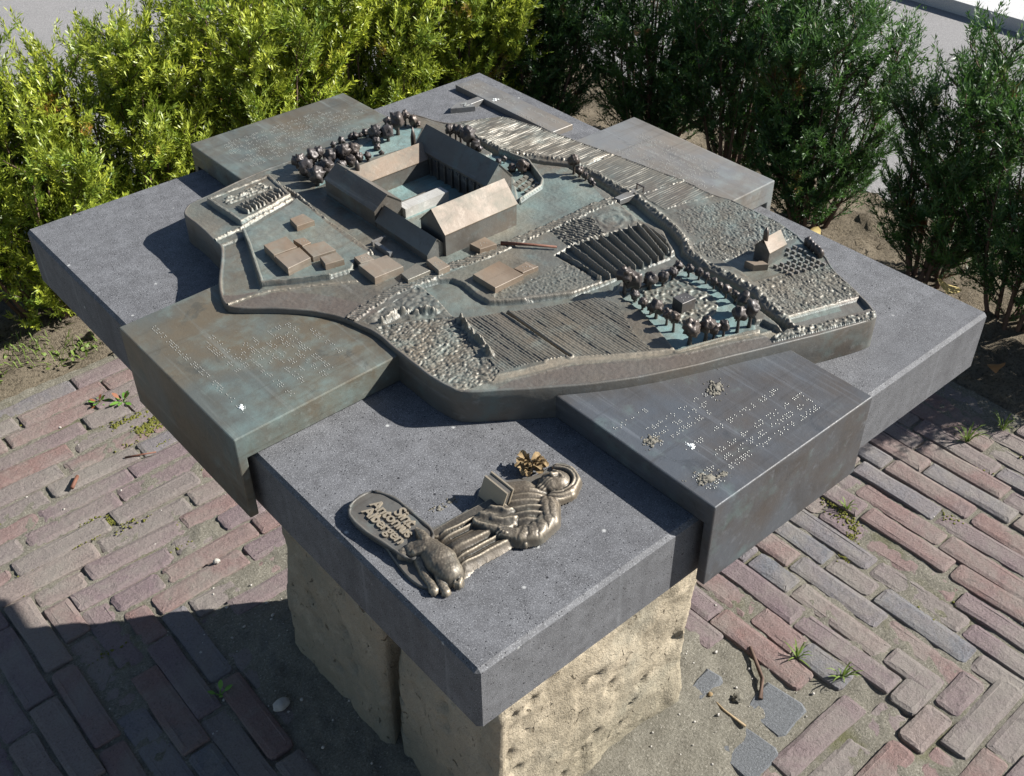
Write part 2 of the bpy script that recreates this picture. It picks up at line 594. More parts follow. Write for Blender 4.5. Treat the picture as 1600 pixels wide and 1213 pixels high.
def vnoise(x, y):
    xi, yi = np.floor(x).astype(int), np.floor(y).astype(int)
    fx, fy = x - xi, y - yi
    fx = fx * fx * (3 - 2 * fx)
    fy = fy * fy * (3 - 2 * fy)
    g = lambda i, j: _LAT[i & 255, j & 255]
    return (g(xi, yi) * (1 - fx) * (1 - fy) + g(xi + 1, yi) * fx * (1 - fy) + g(xi, yi + 1) * (1 - fx) * fy + g(xi + 1, yi + 1) * fx * fy) - 0.5


def fbm(x, y, o=3):
    s, a, t = 0, 1.0, 0
    for k in range(o):
        s = s + a * vnoise(x * 2 ** k + 17.3 * k, y * 2 ** k + 9.1 * k)
        t += a
        a *= 0.5
    return s / t


def worley(x, y):
    xi, yi = np.floor(x).astype(int), np.floor(y).astype(int)
    d1 = np.full(x.shape, 9.0)
    d2 = np.full(x.shape, 9.0)
    for i in (-1, 0, 1):
        for j in (-1, 0, 1):
            cx, cy = xi + i, yi + j
            px = cx + _LAT[cx & 255, cy & 255]
            py = cy + _LAT[(cx + 71) & 255, (cy + 37) & 255]
            d = np.hypot(px - x, py - y)
            lo = np.minimum(d1, d)
            d2 = np.minimum(d2, np.maximum(d1, d))
            d1 = lo
    return d1, d2


def pip(poly, X, Y):
    r = np.zeros(X.shape, bool)
    n = len(poly)
    for i in range(n):
        x0, y0 = poly[i - 1]
        x1, y1 = poly[i]
        if y0 == y1:
            continue
        c = ((y0 > Y) != (y1 > Y)) & (X < (x1 - x0) * (Y - y0) / (y1 - y0) + x0)
        r ^= c
    return r


def dseg(line, X, Y, closed=False):
    d = np.full(X.shape, 9.0)
    n = len(line)
    for i in range(n if closed else n - 1):
        (x0, y0), (x1, y1) = line[i], line[(i + 1) % n]
        dx, dy = x1 - x0, y1 - y0
        t = np.clip(((X - x0) * dx + (Y - y0) * dy) / (dx * dx + dy * dy + 1e-12), 0, 1)
        d = np.minimum(d, np.hypot(X - x0 - t * dx, Y - y0 - t * dy))
    return d


def grid_faces(ny, nx, keep=None):
    i = np.arange(ny * nx).reshape(ny, nx)
    f = np.stack([i[:-1, :-1], i[:-1, 1:], i[1:, 1:], i[1:, :-1]], -1).reshape(-1, 4)
    return f if keep is None else f[keep.ravel()]


def compact(v, f, attrs=None):
    u, inv = np.unique(f, return_inverse=True)
    return v[u], inv.reshape(f.shape), None if attrs is None else {k: a[u] for k, a in attrs.items()}

# ================================================================== the setting
def sheet(name, rects, z, m, **kw):
    v, f = [], []
    for x0, x1, y0, y1 in rects:
        o = len(v)
        v += [(x0, y0, z), (x1, y0, z), (x1, y1, z), (x0, y1, z)]
        f.append((o, o + 1, o + 2, o + 3))
    return tag(link(name, npmesh(name, v, f), m), kind='structure')


sheet('ground', [(-60, 60, -60, 60)], -0.06, 'ground')
sheet('path', [(2.46, 4.0, -8, 14), (-9, 2.46, 2.52, 14)], -0.022, 'path')
sheet('road', [(4.26, 12, -8, 14)], -0.05, 'path')
kv, kf = box_v(4.0, 4.26, -8, 14, -0.08, 0.03)
tag(link('kerb', npmesh('kerb', kv, kf), 'kerb'), kind='structure')

PX0, PX1, PY0, PY1 = -0.98, 1.795, -0.87, 1.868       # brick square
PED = (0.224, 0.624, 0.24, 0.784)                      # footprint of the pedestal

# soil bed round the square ---------------------------------------------------
xs = np.arange(-1.6, 2.4601, 0.0203)
ys = np.arange(-1.6, 2.5201, 0.0206)
X, Y = np.meshgrid(xs, ys)
Z = -0.012 + 0.05 * fbm(X * 5, Y * 5, 3) + 0.035 * fbm(X * 22, Y * 22, 3) + 0.018 * vnoise(X * 60, Y * 60)
edge = np.maximum(X - PX1, Y - PY1)
Z += 0.035 * np.clip(edge / 0.25, 0, 1) * np.clip((0.66 - edge) / 0.2, 0, 1)
Z = np.where(edge < 0.03, np.minimum(Z, -0.01), Z)
cx, cy = (X[:-1, :-1] + X[1:, 1:]) / 2, (Y[:-1, :-1] + Y[1:, 1:]) / 2
keep = (cx > PX1 - 0.02) | (cy > PY1 - 0.02) | (cx < PX0) | (cy < PY0)
v, f, _ = compact(np.stack([X, Y, Z], -1).reshape(-1, 3), grid_faces(*X.shape, keep))
tag(link('soil', npmesh('soil', v, f, True), 'soil'), kind='structure')

# sand bed of the paving ------------------------------------------------------


def ped_dist(X, Y):
    dx = np.maximum(np.maximum(PED[0] - X, X - PED[1]), 0)
    dy = np.maximum(np.maximum(PED[2] - Y, Y - PED[3]), 0)
    return np.hypot(dx, dy)


def sand_z(X, Y):
    d = ped_dist(X, Y)
    m = np.clip(1 - d / 0.17, 0, 1) + 0.5 * fbm(X * 9, Y * 9, 3) * (d < 0.4)
    joint = -0.0042 + 0.010 * fbm(X * 11, Y * 11, 3) + 0.006 * vnoise(X * 90, Y * 90)
    return joint + np.clip(m, 0, 1) * 0.024 + 0.006 * vnoise(X * 70, Y * 70) * (m > 0)


xs = np.arange(PX0, PX1 + 0.001, 0.0111)
ys = np.arange(PY0, PY1 + 0.001, 0.01107)
X, Y = np.meshgrid(xs, ys)
Z = sand_z(X, Y)
jt = np.clip((ped_dist(X, Y) - 0.12) / 0.15, 0, 1)
pav = link('pavement', npmesh('pavement', np.stack([X, Y, Z], -1).reshape(-1, 3), grid_faces(*X.shape), True, {'joint': jt.ravel()}), 'sand')
tag(pav, kind='structure')

# bricks in rings round the pedestal ------------------------------------------


def brick_mesh(L, B, seed):
    r = random.Random(seed)
    hl, hb = L / 2, B / 2
    pts = []
    cr = r.uniform(0.0035, 0.0090)
    for sx, sy, a0 in ((1, 1, 0), (-1, 1, 90), (-1, -1, 180), (1, -1, 270)):
        c = cr * r.uniform(0.6, 1.5)
        for k in range(3):
            a = math.radians(a0 + 45 * k)
            pts.append([sx * (hl - c) + c * math.cos(a), sy * (hb - c) + c * math.sin(a)])
        if k == 2:
            pass
    # a wobble half way along each long side
    wob = []
    for i, p in enumerate(pts):
        wob.append(p)
        q = pts[(i + 1) % 12]
        if abs(q[0] - p[0]) > L * 0.4:
            for t in (0.33, 0.68):
                wob.append([p[0] + (q[0] - p[0]) * t, p[1] + r.uniform(-0.0022, 0.0012) * (1 if p[1] > 0 else -1)])
    pts = wob
    n = len(pts)
    v = [(x, y, -0.05) for x, y in pts]
    v += [(x, y, -0.0040 + r.uniform(-0.0015, 0.0015)) for x, y in pts]
    v += [(x - math.copysign(0.0015, x), y - math.copysign(0.0015, y), -0.0008 + r.uniform(-0.0012, 0.0008)) for x, y in pts]
    v += [(x - math.copysign(0.008, x), y * 0.62, 0.0006 + r.uniform(-0.0008, 0.0008)) for x, y in pts]
    f = []
    for k in range(3):
        for i in range(n):
            j = (i + 1) % n
            f.append((k * n + i, k * n + j, (k + 1) * n + j, (k + 1) * n + i))
    f.append(tuple(3 * n + i for i in range(n)))
    me = npmesh('brick', v, f, False)
    return me


full = [brick_mesh(0.2030, 0.0508, s) for s in range(12)]
half = [brick_mesh(0.1, 0.0508, 50 + s) for s in range(6)]
for me in full + half:
    me.materials.append(MAT['brick'])
IN = (0.2, 0.68, 0.24, 0.9)
spots = []
PITCH = 0.0545
rr = random.Random(5)
for k in range(40):
    o = 0.012 + PITCH * (k + 0.5)
    x0, x1, y0, y1 = IN[0] - o, IN[1] + o, IN[2] - o, IN[3] + o
    h = PITCH / 2
    for side in range(4):
        if side == 0:
            a, b, fix, ax = x0 - h, x1 - h, y1, 0
        elif side == 1:
            a, b, fix, ax = y0 + h, y1 + h, x0, 1
            a, b = y0 - h, y1 - h
        elif side == 2:
            a, b, fix, ax = x0 + h, x1 + h, y0, 0
        else:
            a, b, fix, ax = y0 + h, y1 + h, x1, 1
        rev = side in (0, 3)
        t = a
        seq = []
        first = True
        while t < b - 0.05:
            L = 0.2
            if (first and k % 2) or rr.random() < 0.06 or b - t < 0.17:
                L = 0.1
            seq.append((t + L / 2 + 0.004, L))
            t += L + 0.0075
            first = False
        for c, L in seq:
            if side in (1, 3) and side == 1:
                c = a + b - c
            px, py = (c, fix) if ax == 0 else (fix, c)
            if not (PX0 + 0.03 < px < PX1 - 0.02 and PY0 + 0.03 < py < PY1 - 0.02):
                continue
            spots.append((px, py, ax, L))
inv = cam.matrix_world.inverted()


def to_px(p):
    q = inv @ Vector(p)
    return (800 + 1721.86 * q.x / -q.z, 606.5 - 1721.86 * q.y / -q.z, -q.z)


HID = [(41, 359), (750, 112), (1545, 487), (1519, 577), (1345, 690), (1093, 905), (1063, 1120), (1040, 1213), (500, 1213), (455, 990), (432, 838), (390, 800), (215, 620), (56, 435)]
vis, rest = [], []
for s_ in spots:
    u, w, d = to_px((s_[0], s_[1], 0))
    ok = -70 < u < 1670 and 560 < w < 1290
    hid = bool(pip(HID, np.array([u]), np.array([w]))[0])
    buried = float(ped_dist(np.array([s_[0]]), np.array([s_[1]]))[0]) < 0.055
    if buried or (0.57 < s_[0] < 0.80 and 0.05 < s_[1] < 0.275):
        continue
    (vis if ok and not hid else rest).append((s_[3] / d ** 2, s_))
vis.sort(key=lambda t: -t[0])
rest += vis[290:]
vis = vis[:290]
for _, (px, py, ax, L) in vis:
    me = rr.choice(full if L > 0.15 else half)
    o = link('brick', me, None, pav, (px + rr.uniform(-0.002, 0.002), py + rr.uniform(-0.002, 0.002), rr.uniform(-0.004, 0.004)))
    o.rotation_euler = (rr.uniform(-0.025, 0.025), rr.uniform(-0.02, 0.02), ax * math.pi / 2 + rr.choice((0, math.pi)) + rr.uniform(-0.02, 0.02))
    o.scale = (rr.uniform(0.96, 1.02), rr.uniform(0.93, 1.05), 1)
RV, RF = [], []
for _, (px, py, ax, L) in rest:
    me = rr.choice(full if L > 0.15 else half)
    M4 = Matrix.Translation((px, py, rr.uniform(-0.004, 0.004))) @ Matrix.Rotation(ax * math.pi / 2 + rr.uniform(-0.02, 0.02), 4, 'Z')
    o = len(RV)
    RV += [tuple(M4 @ p.co) for p in me.vertices]
    RF += [tuple(i + o for i in p.vertices) for p in me.polygons]
tag(link('brick_field', npmesh('brick_field', RV, RF, False), 'brick', pav), kind='stuff')

# grey pavers pressed into the sand on the right ------------------------------
for k, (x, y, a, sx, sy) in enumerate(((0.742, 0.122, 0.1, 0.046, 0.046), (0.640, 0.098, 0.05, 0.045, 0.045), (0.682, 0.232, 0.1, 0.036, 0.02))):
    poly = [(-sx, -sy * 0.8), (-sx * 0.7, -sy), (sx * 0.8, -sy), (sx, -sy * 0.6), (sx * 0.92, sy * 0.9), (0, sy), (-sx * 0.9, sy * 0.85)]
    pv, pf = prism(poly, -0.04, 0.0, 0.006)
    zt = float(sand_z(np.array([x]), np.array([y]))[0]) + 0.0055
    p = link('paver', npmesh('paver', pv, pf), 'paver', pav, (x, y, zt))
    p.rotation_euler = (0.02, -0.03, a)

# ================================================================== pedestal


def rough_block(x0, x1, y0, y1, z0, z1, res, seed, amp):
    idx, V, N = {}, [], []
    F = []

    def vid(p, n):
        k = (round(p[0], 5), round(p[1], 5), round(p[2], 5))
        if k not in idx:
            idx[k] = len(V)
            V.append(Vector(p))
            N.append(Vector((0, 0, 0)))
        N[idx[k]] += Vector(n)
        return idx[k]

    def face(o, a, b, n, na, nb):
        ids = [[vid(o + a * (i / na) + b * (j / nb), n) for i in range(na + 1)] for j in range(nb + 1)]
        for j in range(nb):
            for i in range(na):
                F.append((ids[j][i], ids[j][i + 1], ids[j + 1][i + 1], ids[j + 1][i]))
    dx, dy, dz = x1 - x0, y1 - y0, z1 - z0
    nx, ny, nz = (max(2, int(d / res)) for d in (dx, dy, dz))
    A, Bv, Cv = Vector((dx, 0, 0)), Vector((0, dy, 0)), Vector((0, 0, dz))
    O = Vector((x0, y0, z0))
    face(O, A, Cv, (0, -1, 0), nx, nz)
    face(O + Bv, Cv, A, (0, 1, 0), nz, nx)
    face(O, Cv, Bv, (-1, 0, 0), nz, ny)
    face(O + A, Bv, Cv, (1, 0, 0), ny, nz)
    face(O + Cv, A, Bv, (0, 0, 1), nx, ny)
    out = []
    for p, n in zip(V, N):
        n.normalize()
        q = p * 1.0 + Vector((seed * 3.1, seed, 0))
        d = amp * (mnoise.fractal(q * 5, 0.9, 2.0, 5) * 0.9 + mnoise.fractal(q * 19, 0.9, 2.0, 4) * 0.45)
        c = mnoise.voronoi(q * 24)[0]
        pit = max(0.0, 0.36 - c[0]) * 0.060 * (1 if mnoise.noise(q * 9) > 0.0 else 0)
        flare = 0.030 * max(0.0, 1 - p.z / 0.75) ** 2 if n.x < -0.5 else 0.0
        d += flare
        d -= pit
        top = max(0.0, p.z - (z1 - 0.012)) / 0.012
        out.append(p + n * (d * (1 - top)) - n * (0.006 if abs(n.x) > 0.2 and abs(n.y) > 0.2 else 0))
    return out, F


ztop = H0 - 0.105 * S - 0.001
for (x0, x1, y0, y1), sd, lab in (
        ((0.224, 0.624, 0.24, 0.474), 1, 'near rough-hewn yellow sandstone block under the slab corner, its right face sunlit'),
        ((0.212, 0.405, 0.508, 0.79), 2, 'rear rough-hewn yellow sandstone block, left of the dark gap, all in shade')):
    v, f = rough_block(x0, x1, y0, y1, -0.05, ztop, 0.0070, sd, 0.0110)
    e = (x0 + x1) / 2, (y0 + y1) / 2
    v = [(p.x - e[0], p.y - e[1], p.z) for p in v]
    o = link('pedestal_stone', npmesh('pedestal_stone', v, f, True), 'sandstone', None, (e[0], e[1], 0))
    tag(o, lab, 'stone block', 'sandstone pedestal blocks')

# ================================================================== basalt slab
BW = 1.2083
v, f = box_v(0, S, 0, S * BW, 0, S * 0.105)
me = npmesh('stone_slab', v, f)
bevel_mesh(me, 0.0042, 1)
slab = link('stone_slab', me, 'basalt', None, (0, 0, H0 - S * 0.105))
tag(slab, 'dark grey porous basalt table slab carrying the bronze model', 'stone slab')

# ================================================================== braille panels


def dots(cells, zf, r=0.00092, h=0.0010):
    """braille cells (x, y, dirx, diry) -> low domes; dot pattern at random"""
    V, F = [], []
    rg = random.Random(len(cells))
    for (x, y, dx, dy) in cells:
        pat = [rg.random() < 0.52 for _ in range(6)]
        if not any(pat):
            pat[0] = True
        for k in range(6):
            if not pat[k]:
                continue
            a, b = (k // 3) * 0.0031, (k % 3) * 0.0031
            px, py = x + dx * a + dy * b, y + dy * a - dx * b
            z = zf(px, py)
            o = len(V)
            for rr_, zz in ((1.0, -0.0003), (0.72, 0.62 * h)):
                for t in range(6):
                    V.append((px + r * rr_ * math.cos(t * 1.0472), py + r * rr_ * math.sin(t * 1.0472), z + zz))
            V.append((px, py, z + h))
            for t in range(6):
                u = (t + 1) % 6
                F.append((o + t, o + u, o + 6 + u, o + 6 + t))
                F.append((o + 6 + t, o + 6 + u, o + 12))
    return V, F


def words(p0, p1, seed):
    """cells with word gaps from p0 to p1"""
    r = random.Random(seed)
    L = math.dist(p0, p1)
    dx, dy = (p1[0] - p0[0]) / L, (p1[1] - p0[1]) / L
    t, out, left = 0, [], r.randint(2, 8)
    while t < L - 0.004:
        if left == 0:
            left = r.randint(2, 8)
        else:
            out.append((p0[0] + dx * t, p0[1] + dy * t, dx, dy))
            left -= 1
        t += 0.0076
    return out


def panel(label, place, a0, a1, zo, zi, depth, rows, m):
    """place: 'L','R','BL','BR'; a0..a1 along the slab edge; depth inward"""
    prof = [(-0.024, -0.1), (-0.0105, -0.1), (-0.0105, 0.001), (depth, 0.001), (depth, zi), (-0.024, zo)]

    def at(d, a, z):
        return {'L': (d, a, z), 'R': (a, d, z), 'BL': (a, BW - d, z), 'BR': (1 - d, a, z)}[place]
    v = [at(d, a0, z) for d, z in prof] + [at(d, a1, z) for d, z in prof]
    n = len(prof)
    f = [tuple(range(n)), tuple(range(2 * n - 1, n - 1, -1))]
    for i in range(n):
        j = (i + 1) % n
        f.append((j, i, n + i, n + j))
    c = at(depth / 2, (a0 + a1) / 2, 0)
    t = empty('braille_panel', W(*c), label, 'braille panel', 'bronze braille panels over the slab edges')
    o = part('cast_plate', v, f, m, t)
    bm = bmesh.new()
    bm.from_mesh(o.data)
    bmesh.ops.recalc_face_normals(bm, faces=bm.faces)
    bm.to_mesh(o.data)
    bm.free()
    bevel_mesh(o.data, 0.0014, 2)
    cells = []
    for k, (p0, p1) in enumerate(rows):
        cells += words(p0, p1, 31 * k + len(rows))

    def zf(x, y):
        d = {'L': x, 'R': y, 'BL': BW - y, 'BR': 1 - x}[place]
        return zo + (zi - zo) * (d + 0.024) / (depth + 0.024)
    dv, df = dots(cells, zf)
    tag(part('braille_dots', dv, df, 'dot', t), kind='stuff')
    return t


rowsL = [((x, y0), (x + 0.003, y1)) for x, y0, y1 in ((0.016, .745, .50), (0.0525, .66, .565), (0.066, .668, .57), (0.0795, .612, .478), (0.093, .622, .55),
         (0.106, .625, .48), (0.1195, .60, .51), (0.135, .623, .48), (0.1485, .624, .485), (0.162, .62, .59), (0.179, .585, .512))]
rowsR = [((x0, y), (x1, y)) for y, x0, x1 in ((.156, .354, .416), (.127, .384, .50), (.1135, .38, .50), (.1, .375, .472), (.0705, .39, .432), (.0712, .444, .59),
         (.043, .413, .598), (.0285, .362, .402), (.0285, .417, .59), (.0143, .409, .595), (.005, .36, .40))]
rowsBL = [((0.36 + RNG.uniform(0, 0.03), y), (0.66 - RNG.uniform(0, 0.08), y)) for y in np.arange(1.19, 1.075, -0.0135)]
rowsBR = [((x, 0.73 - RNG.uniform(0, 0.05)), (x, 0.47 + RNG.uniform(0, 0.06))) for x in np.arange(0.985, 0.90, -0.0135)]
panel('greenish brown bronze braille panel over the left slab edge, in front of the walled plot', 'L', 0.452, 0.779, 0.0385, 0.0455, 0.24, rowsL, 'bronze_panel')
panel('dark grey bronze braille panel over the front right slab edge, spotted with bird droppings', 'R', 0.343, 0.657, 0.036, 0.038, 0.27, rowsR, 'bronze_dark')
panel('grey bronze braille panel over the rear left slab edge, behind the miniature trees', 'BL', 0.330, 0.668, 0.041, 0.043, 0.19, rowsBL, 'bronze_panel')
panel('smooth grey bronze braille panel over the rear right slab edge, beside the striped fields', 'BR', 0.433, 0.772, 0.040, 0.041, 0.16, rowsBR, 'bronze_plate')

# ================================================================== bronze model of the abbey lands
D = {
    'outline': [(0.1922, 0.9938),(0.2126, 1.0126),(0.2354, 1.0154),(0.3503, 1.034),(0.3929, 1.0342),(0.4342, 1.0332),(0.5128, 1.0334),(0.5683, 1.043),(0.6444, 1.0583),(0.6897, 1.059),(0.7058, 1.0297),(0.7199, 0.9691),(0.7475, 0.9556),(0.8174, 0.923),(0.8283, 0.9022),(0.8458, 0.8141),(0.8559, 0.7527),(0.8689, 0.6705),(0.8834, 0.5678),(0.89, 0.5219),(0.8877, 0.4554),(0.8994, 0.4306),(0.898, 0.3751),(0.9008, 0.3315),(0.8878, 0.2768),(0.8783, 0.2595),(0.8791, 0.2212),(0.849, 0.187),(0.8238, 0.1174),(0.8026, 0.0752),(0.7879, 0.065),(0.6786, 0.1019),(0.5822, 0.1377),(0.4906, 0.171),(0.4079, 0.2089),(0.3363, 0.2556),(0.2765, 0.2993),(0.2413, 0.3249),(0.2362, 0.3454),(0.2316, 0.3766),(0.2327, 0.4221),(0.2326, 0.4646),(0.2361, 0.5074),(0.2278, 0.5393),(0.2219, 0.5675),(0.2018, 0.6065),(0.168, 0.647),(0.1158, 0.693),(0.1103, 0.7109),(0.1204, 0.744),(0.1385, 0.7785),(0.1682, 0.824),(0.1869, 0.8575),(0.1869, 0.8779),(0.192, 0.9392),(0.1898, 0.9738)],
    'moat_front': [(0.3555, 0.564),(0.3853, 0.5579),(0.4011, 0.5469),(0.4068, 0.5274),(0.4027, 0.4885),(0.4044, 0.4649),(0.4166, 0.4541),(0.4591, 0.4249),(0.4486, 0.4341),(0.5112, 0.3985),(0.5622, 0.3903),(0.6299, 0.3833),(0.6913, 0.3746),(0.7071, 0.3792),(0.7162, 0.3775),(0.7138, 0.3671),(0.7, 0.3365),(0.6865, 0.2894),(0.6815, 0.254),(0.6762, 0.2253),(0.6546, 0.175),(0.6662, 0.17),(0.6667, 0.1336),(0.6413, 0.1357),(0.6382, 0.1586),(0.6405, 0.172),(0.6482, 0.2017),(0.6663, 0.2562),(0.6896, 0.3336),(0.6836, 0.351),(0.6588, 0.3609),(0.6228, 0.3631),(0.5834, 0.3746),(0.5695, 0.364),(0.5487, 0.3598),(0.4642, 0.3958),(0.4064, 0.4279),(0.3724, 0.4445),(0.3493, 0.4595),(0.3432, 0.4702),(0.3527, 0.5159)],
    'canal': [(0.7211, 0.8854),(0.7202, 0.8433),(0.7195, 0.7981),(0.7373, 0.7537),(0.7391, 0.7643),(0.7564, 0.7328),(0.7819, 0.6941),(0.7807, 0.6248),(0.7737, 0.56),(0.778, 0.5308),(0.7652, 0.4856),(0.7531, 0.4319),(0.7366, 0.3911),(0.7173, 0.3702),(0.7057, 0.3254),(0.7077, 0.2765),(0.7081, 0.2249),(0.6898, 0.1863),(0.6846, 0.1591),(0.6798, 0.1271),(0.6682, 0.1348),(0.6767, 0.1556),(0.6858, 0.2006),(0.69, 0.2521),(0.6944, 0.3058),(0.6964, 0.3397),(0.7074, 0.3728),(0.7208, 0.3986),(0.7419, 0.4319),(0.7386, 0.4817),(0.7506, 0.5372),(0.7615, 0.5744),(0.7666, 0.6221),(0.7737, 0.6895),(0.7461, 0.7298),(0.7331, 0.7575),(0.7093, 0.7948),(0.7099, 0.8399),(0.7148, 0.8824)],
    'dyke_line': [(0.7347, 0.9397),(0.7252, 0.8905),(0.7263, 0.8507),(0.7322, 0.791),(0.7472, 0.7735),(0.7901, 0.7029),(0.7908, 0.6312),(0.7855, 0.568),(0.7878, 0.5366),(0.7767, 0.4894),(0.7624, 0.4336),(0.7448, 0.3902),(0.7273, 0.3676),(0.7162, 0.3282),(0.718, 0.2791),(0.7182, 0.2272),(0.7016, 0.1813),(0.6871, 0.1412),(0.6831, 0.1242)],
    'field_a': [(0.7476, 0.951),(0.817, 0.9215),(0.8283, 0.8976),(0.8564, 0.7524),(0.8671, 0.6688),(0.8007, 0.6734),(0.7942, 0.7032),(0.7554, 0.7828),(0.729, 0.8314),(0.7293, 0.8955)],
    'field_b': [(0.8671, 0.6688),(0.8891, 0.5211),(0.8017, 0.5352),(0.7955, 0.5665),(0.7969, 0.6335),(0.8007, 0.6734)],
    'field_c': [(0.8891, 0.5211),(0.8857, 0.4536),(0.8317, 0.469),(0.7924, 0.4755),(0.7939, 0.5167),(0.8017, 0.5352)],
    'field_d': [(0.7993, 0.4624),(0.8952, 0.427),(0.902, 0.3291),(0.8314, 0.3462),(0.7675, 0.367),(0.7649, 0.405)],
    'field_e': [(0.7675, 0.367),(0.902, 0.3291),(0.8898, 0.2783),(0.7942, 0.2961),(0.7434, 0.3103),(0.7316, 0.3452),(0.7416, 0.3739)],
    'chapel_yard': [(0.7434, 0.3103),(0.8898, 0.2783),(0.8798, 0.2582),(0.8724, 0.2147),(0.8547, 0.206),(0.7985, 0.2257),(0.7313, 0.2441),(0.7393, 0.2661)],
    'field_f': [(0.7384, 0.2378),(0.8547, 0.203),(0.8472, 0.1827),(0.8238, 0.1174),(0.772, 0.1301),(0.6977, 0.1581),(0.714, 0.203)],
    'strip_g': [(0.6996, 0.1511),(0.8194, 0.1129),(0.8083, 0.0873),(0.6862, 0.1266)],
    'front_wall': [(0.6413, 0.1357),(0.6667, 0.1336),(0.7126, 0.1136),(0.8015, 0.0772),(0.7895, 0.0667),(0.7347, 0.089),(0.6742, 0.1118),(0.6341, 0.1272)],
    'garden': [(0.5639, 0.3532),(0.5805, 0.3419),(0.6224, 0.339),(0.6692, 0.3397),(0.6859, 0.3393),(0.6914, 0.3095),(0.6847, 0.2568),(0.6673, 0.1901),(0.6413, 0.16),(0.5847, 0.1796),(0.5195, 0.1986),(0.5378, 0.248),(0.5551, 0.3018),(0.5574, 0.3389)],
    'garden_inner': [(0.5947, 0.3361),(0.6181, 0.3291),(0.6512, 0.3309),(0.6677, 0.3305),(0.6645, 0.3122),(0.6659, 0.2869),(0.6633, 0.2622),(0.6554, 0.2426),(0.6356, 0.2308),(0.6203, 0.2283),(0.5981, 0.2321),(0.5775, 0.2408),(0.584, 0.2763),(0.5779, 0.3142)],
    'garden_wall': [(0.5185, 0.1995),(0.5481, 0.1911),(0.5838, 0.1789),(0.6386, 0.1578)],
    'plough_left': [(0.347, 0.4511),(0.402, 0.428),(0.401, 0.2894),(0.3571, 0.3104),(0.3104, 0.3256),(0.319, 0.3558)],
    'plough_right': [(0.4065, 0.4262),(0.4656, 0.3973),(0.4656, 0.3973),(0.532, 0.3662),(0.5399, 0.3345),(0.5063, 0.2696),(0.495, 0.225),(0.4557, 0.2475),(0.4143, 0.2767),(0.4033, 0.2887)],
    'plough_ditch': [(0.4039, 0.4285),(0.402, 0.2889)],
    'nose_field': [(0.2436, 0.5187),(0.3034, 0.4895),(0.3408, 0.4671),(0.3397, 0.4367),(0.3239, 0.41),(0.3088, 0.3742),(0.315, 0.3545),(0.3088, 0.327),(0.2891, 0.3169),(0.2436, 0.3278),(0.2362, 0.3454),(0.2317, 0.381),(0.2341, 0.4232),(0.2349, 0.4685)],
    'nose_hedge': [(0.3444, 0.4534),(0.337, 0.4262),(0.3308, 0.394),(0.3228, 0.362)],
    'small_field': [(0.348, 0.562),(0.3514, 0.5143),(0.3445, 0.4717),(0.3058, 0.4926),(0.2458, 0.5219),(0.2361, 0.5435),(0.2671, 0.5479)],
    'bush_row': [(0.2572, 0.5223),(0.2813, 0.5247),(0.297, 0.5189),(0.3292, 0.4932)],
    'causeway': [(0.2225, 0.5555),(0.2579, 0.5667),(0.3057, 0.574),(0.3421, 0.5758),(0.3884, 0.5697),(0.4066, 0.5774),(0.442, 0.5672),(0.4857, 0.5623),(0.5507, 0.5617),(0.6275, 0.5596),(0.6682, 0.5577),(0.6719, 0.5578),(0.7134, 0.5595),(0.7522, 0.5537)],
    'island_rough': [(0.4751, 0.4643),(0.5273, 0.465),(0.5657, 0.4671),(0.5686, 0.3934),(0.5237, 0.4015),(0.4514, 0.4373),(0.4633, 0.4295),(0.4175, 0.4588),(0.4159, 0.4824),(0.4337, 0.478)],
    'island_rough2': [(0.6047, 0.5498),(0.6518, 0.5516),(0.6859, 0.5386),(0.6609, 0.4837),(0.6083, 0.498),(0.5943, 0.4977)],
    'vine': [(0.5619, 0.4919),(0.6067, 0.4963),(0.6462, 0.4903),(0.6904, 0.4774),(0.7306, 0.4685),(0.7275, 0.4184),(0.6975, 0.3753),(0.6299, 0.3833),(0.5653, 0.3934)],
    'vine_rows0': [(0.5715, 0.4896),(0.5964, 0.4927),(0.6158, 0.4914),(0.6344, 0.489),(0.6512, 0.4846),(0.6684, 0.4804),(0.6864, 0.477),(0.7042, 0.4731),(0.7212, 0.4701),(0.7262, 0.459),(0.725, 0.4369)],
    'vine_rows1': [(0.5659, 0.3957),(0.5819, 0.3933),(0.5965, 0.3909),(0.6136, 0.3876),(0.6281, 0.3849),(0.6427, 0.3822),(0.6577, 0.3798),(0.6709, 0.3773),(0.6841, 0.3779),(0.7006, 0.3849),(0.7161, 0.4028)],
    'plot': [(0.234, 0.8675),(0.2861, 0.8784),(0.3352, 0.8941),(0.3557, 0.9046),(0.3545, 0.842),(0.3566, 0.7526),(0.3534, 0.6822),(0.3203, 0.6776),(0.2994, 0.66),(0.263, 0.6658),(0.2127, 0.6928),(0.1782, 0.7175)],
    'plot_wall': [(0.2353, 0.8697),(0.2208, 0.8275),(0.1995, 0.7721),(0.1782, 0.7175),(0.2139, 0.6946),(0.2642, 0.6676)],
    'bed': [(0.2404, 0.9908),(0.3571, 0.9963),(0.3495, 0.9173),(0.301, 0.9032),(0.2451, 0.8943)],
    'bed_edge': [(0.1886, 0.8783),(0.2387, 0.8832),(0.2983, 0.8987),(0.3486, 0.9108)],
    'path_low': [(0.2299, 0.858),(0.1731, 0.7134),(0.1662, 0.711),(0.1377, 0.722),(0.1218, 0.7361),(0.1682, 0.824),(0.1912, 0.8601)],
    'roadedge': [(0.1108, 0.7071),(0.1533, 0.7028),(0.1811, 0.695),(0.239, 0.6638),(0.2898, 0.6334)],
    'hedge_mid': [(0.3587, 0.9834),(0.3625, 0.913),(0.3554, 0.8481),(0.3514, 0.7903),(0.3485, 0.7274),(0.3502, 0.6819)],
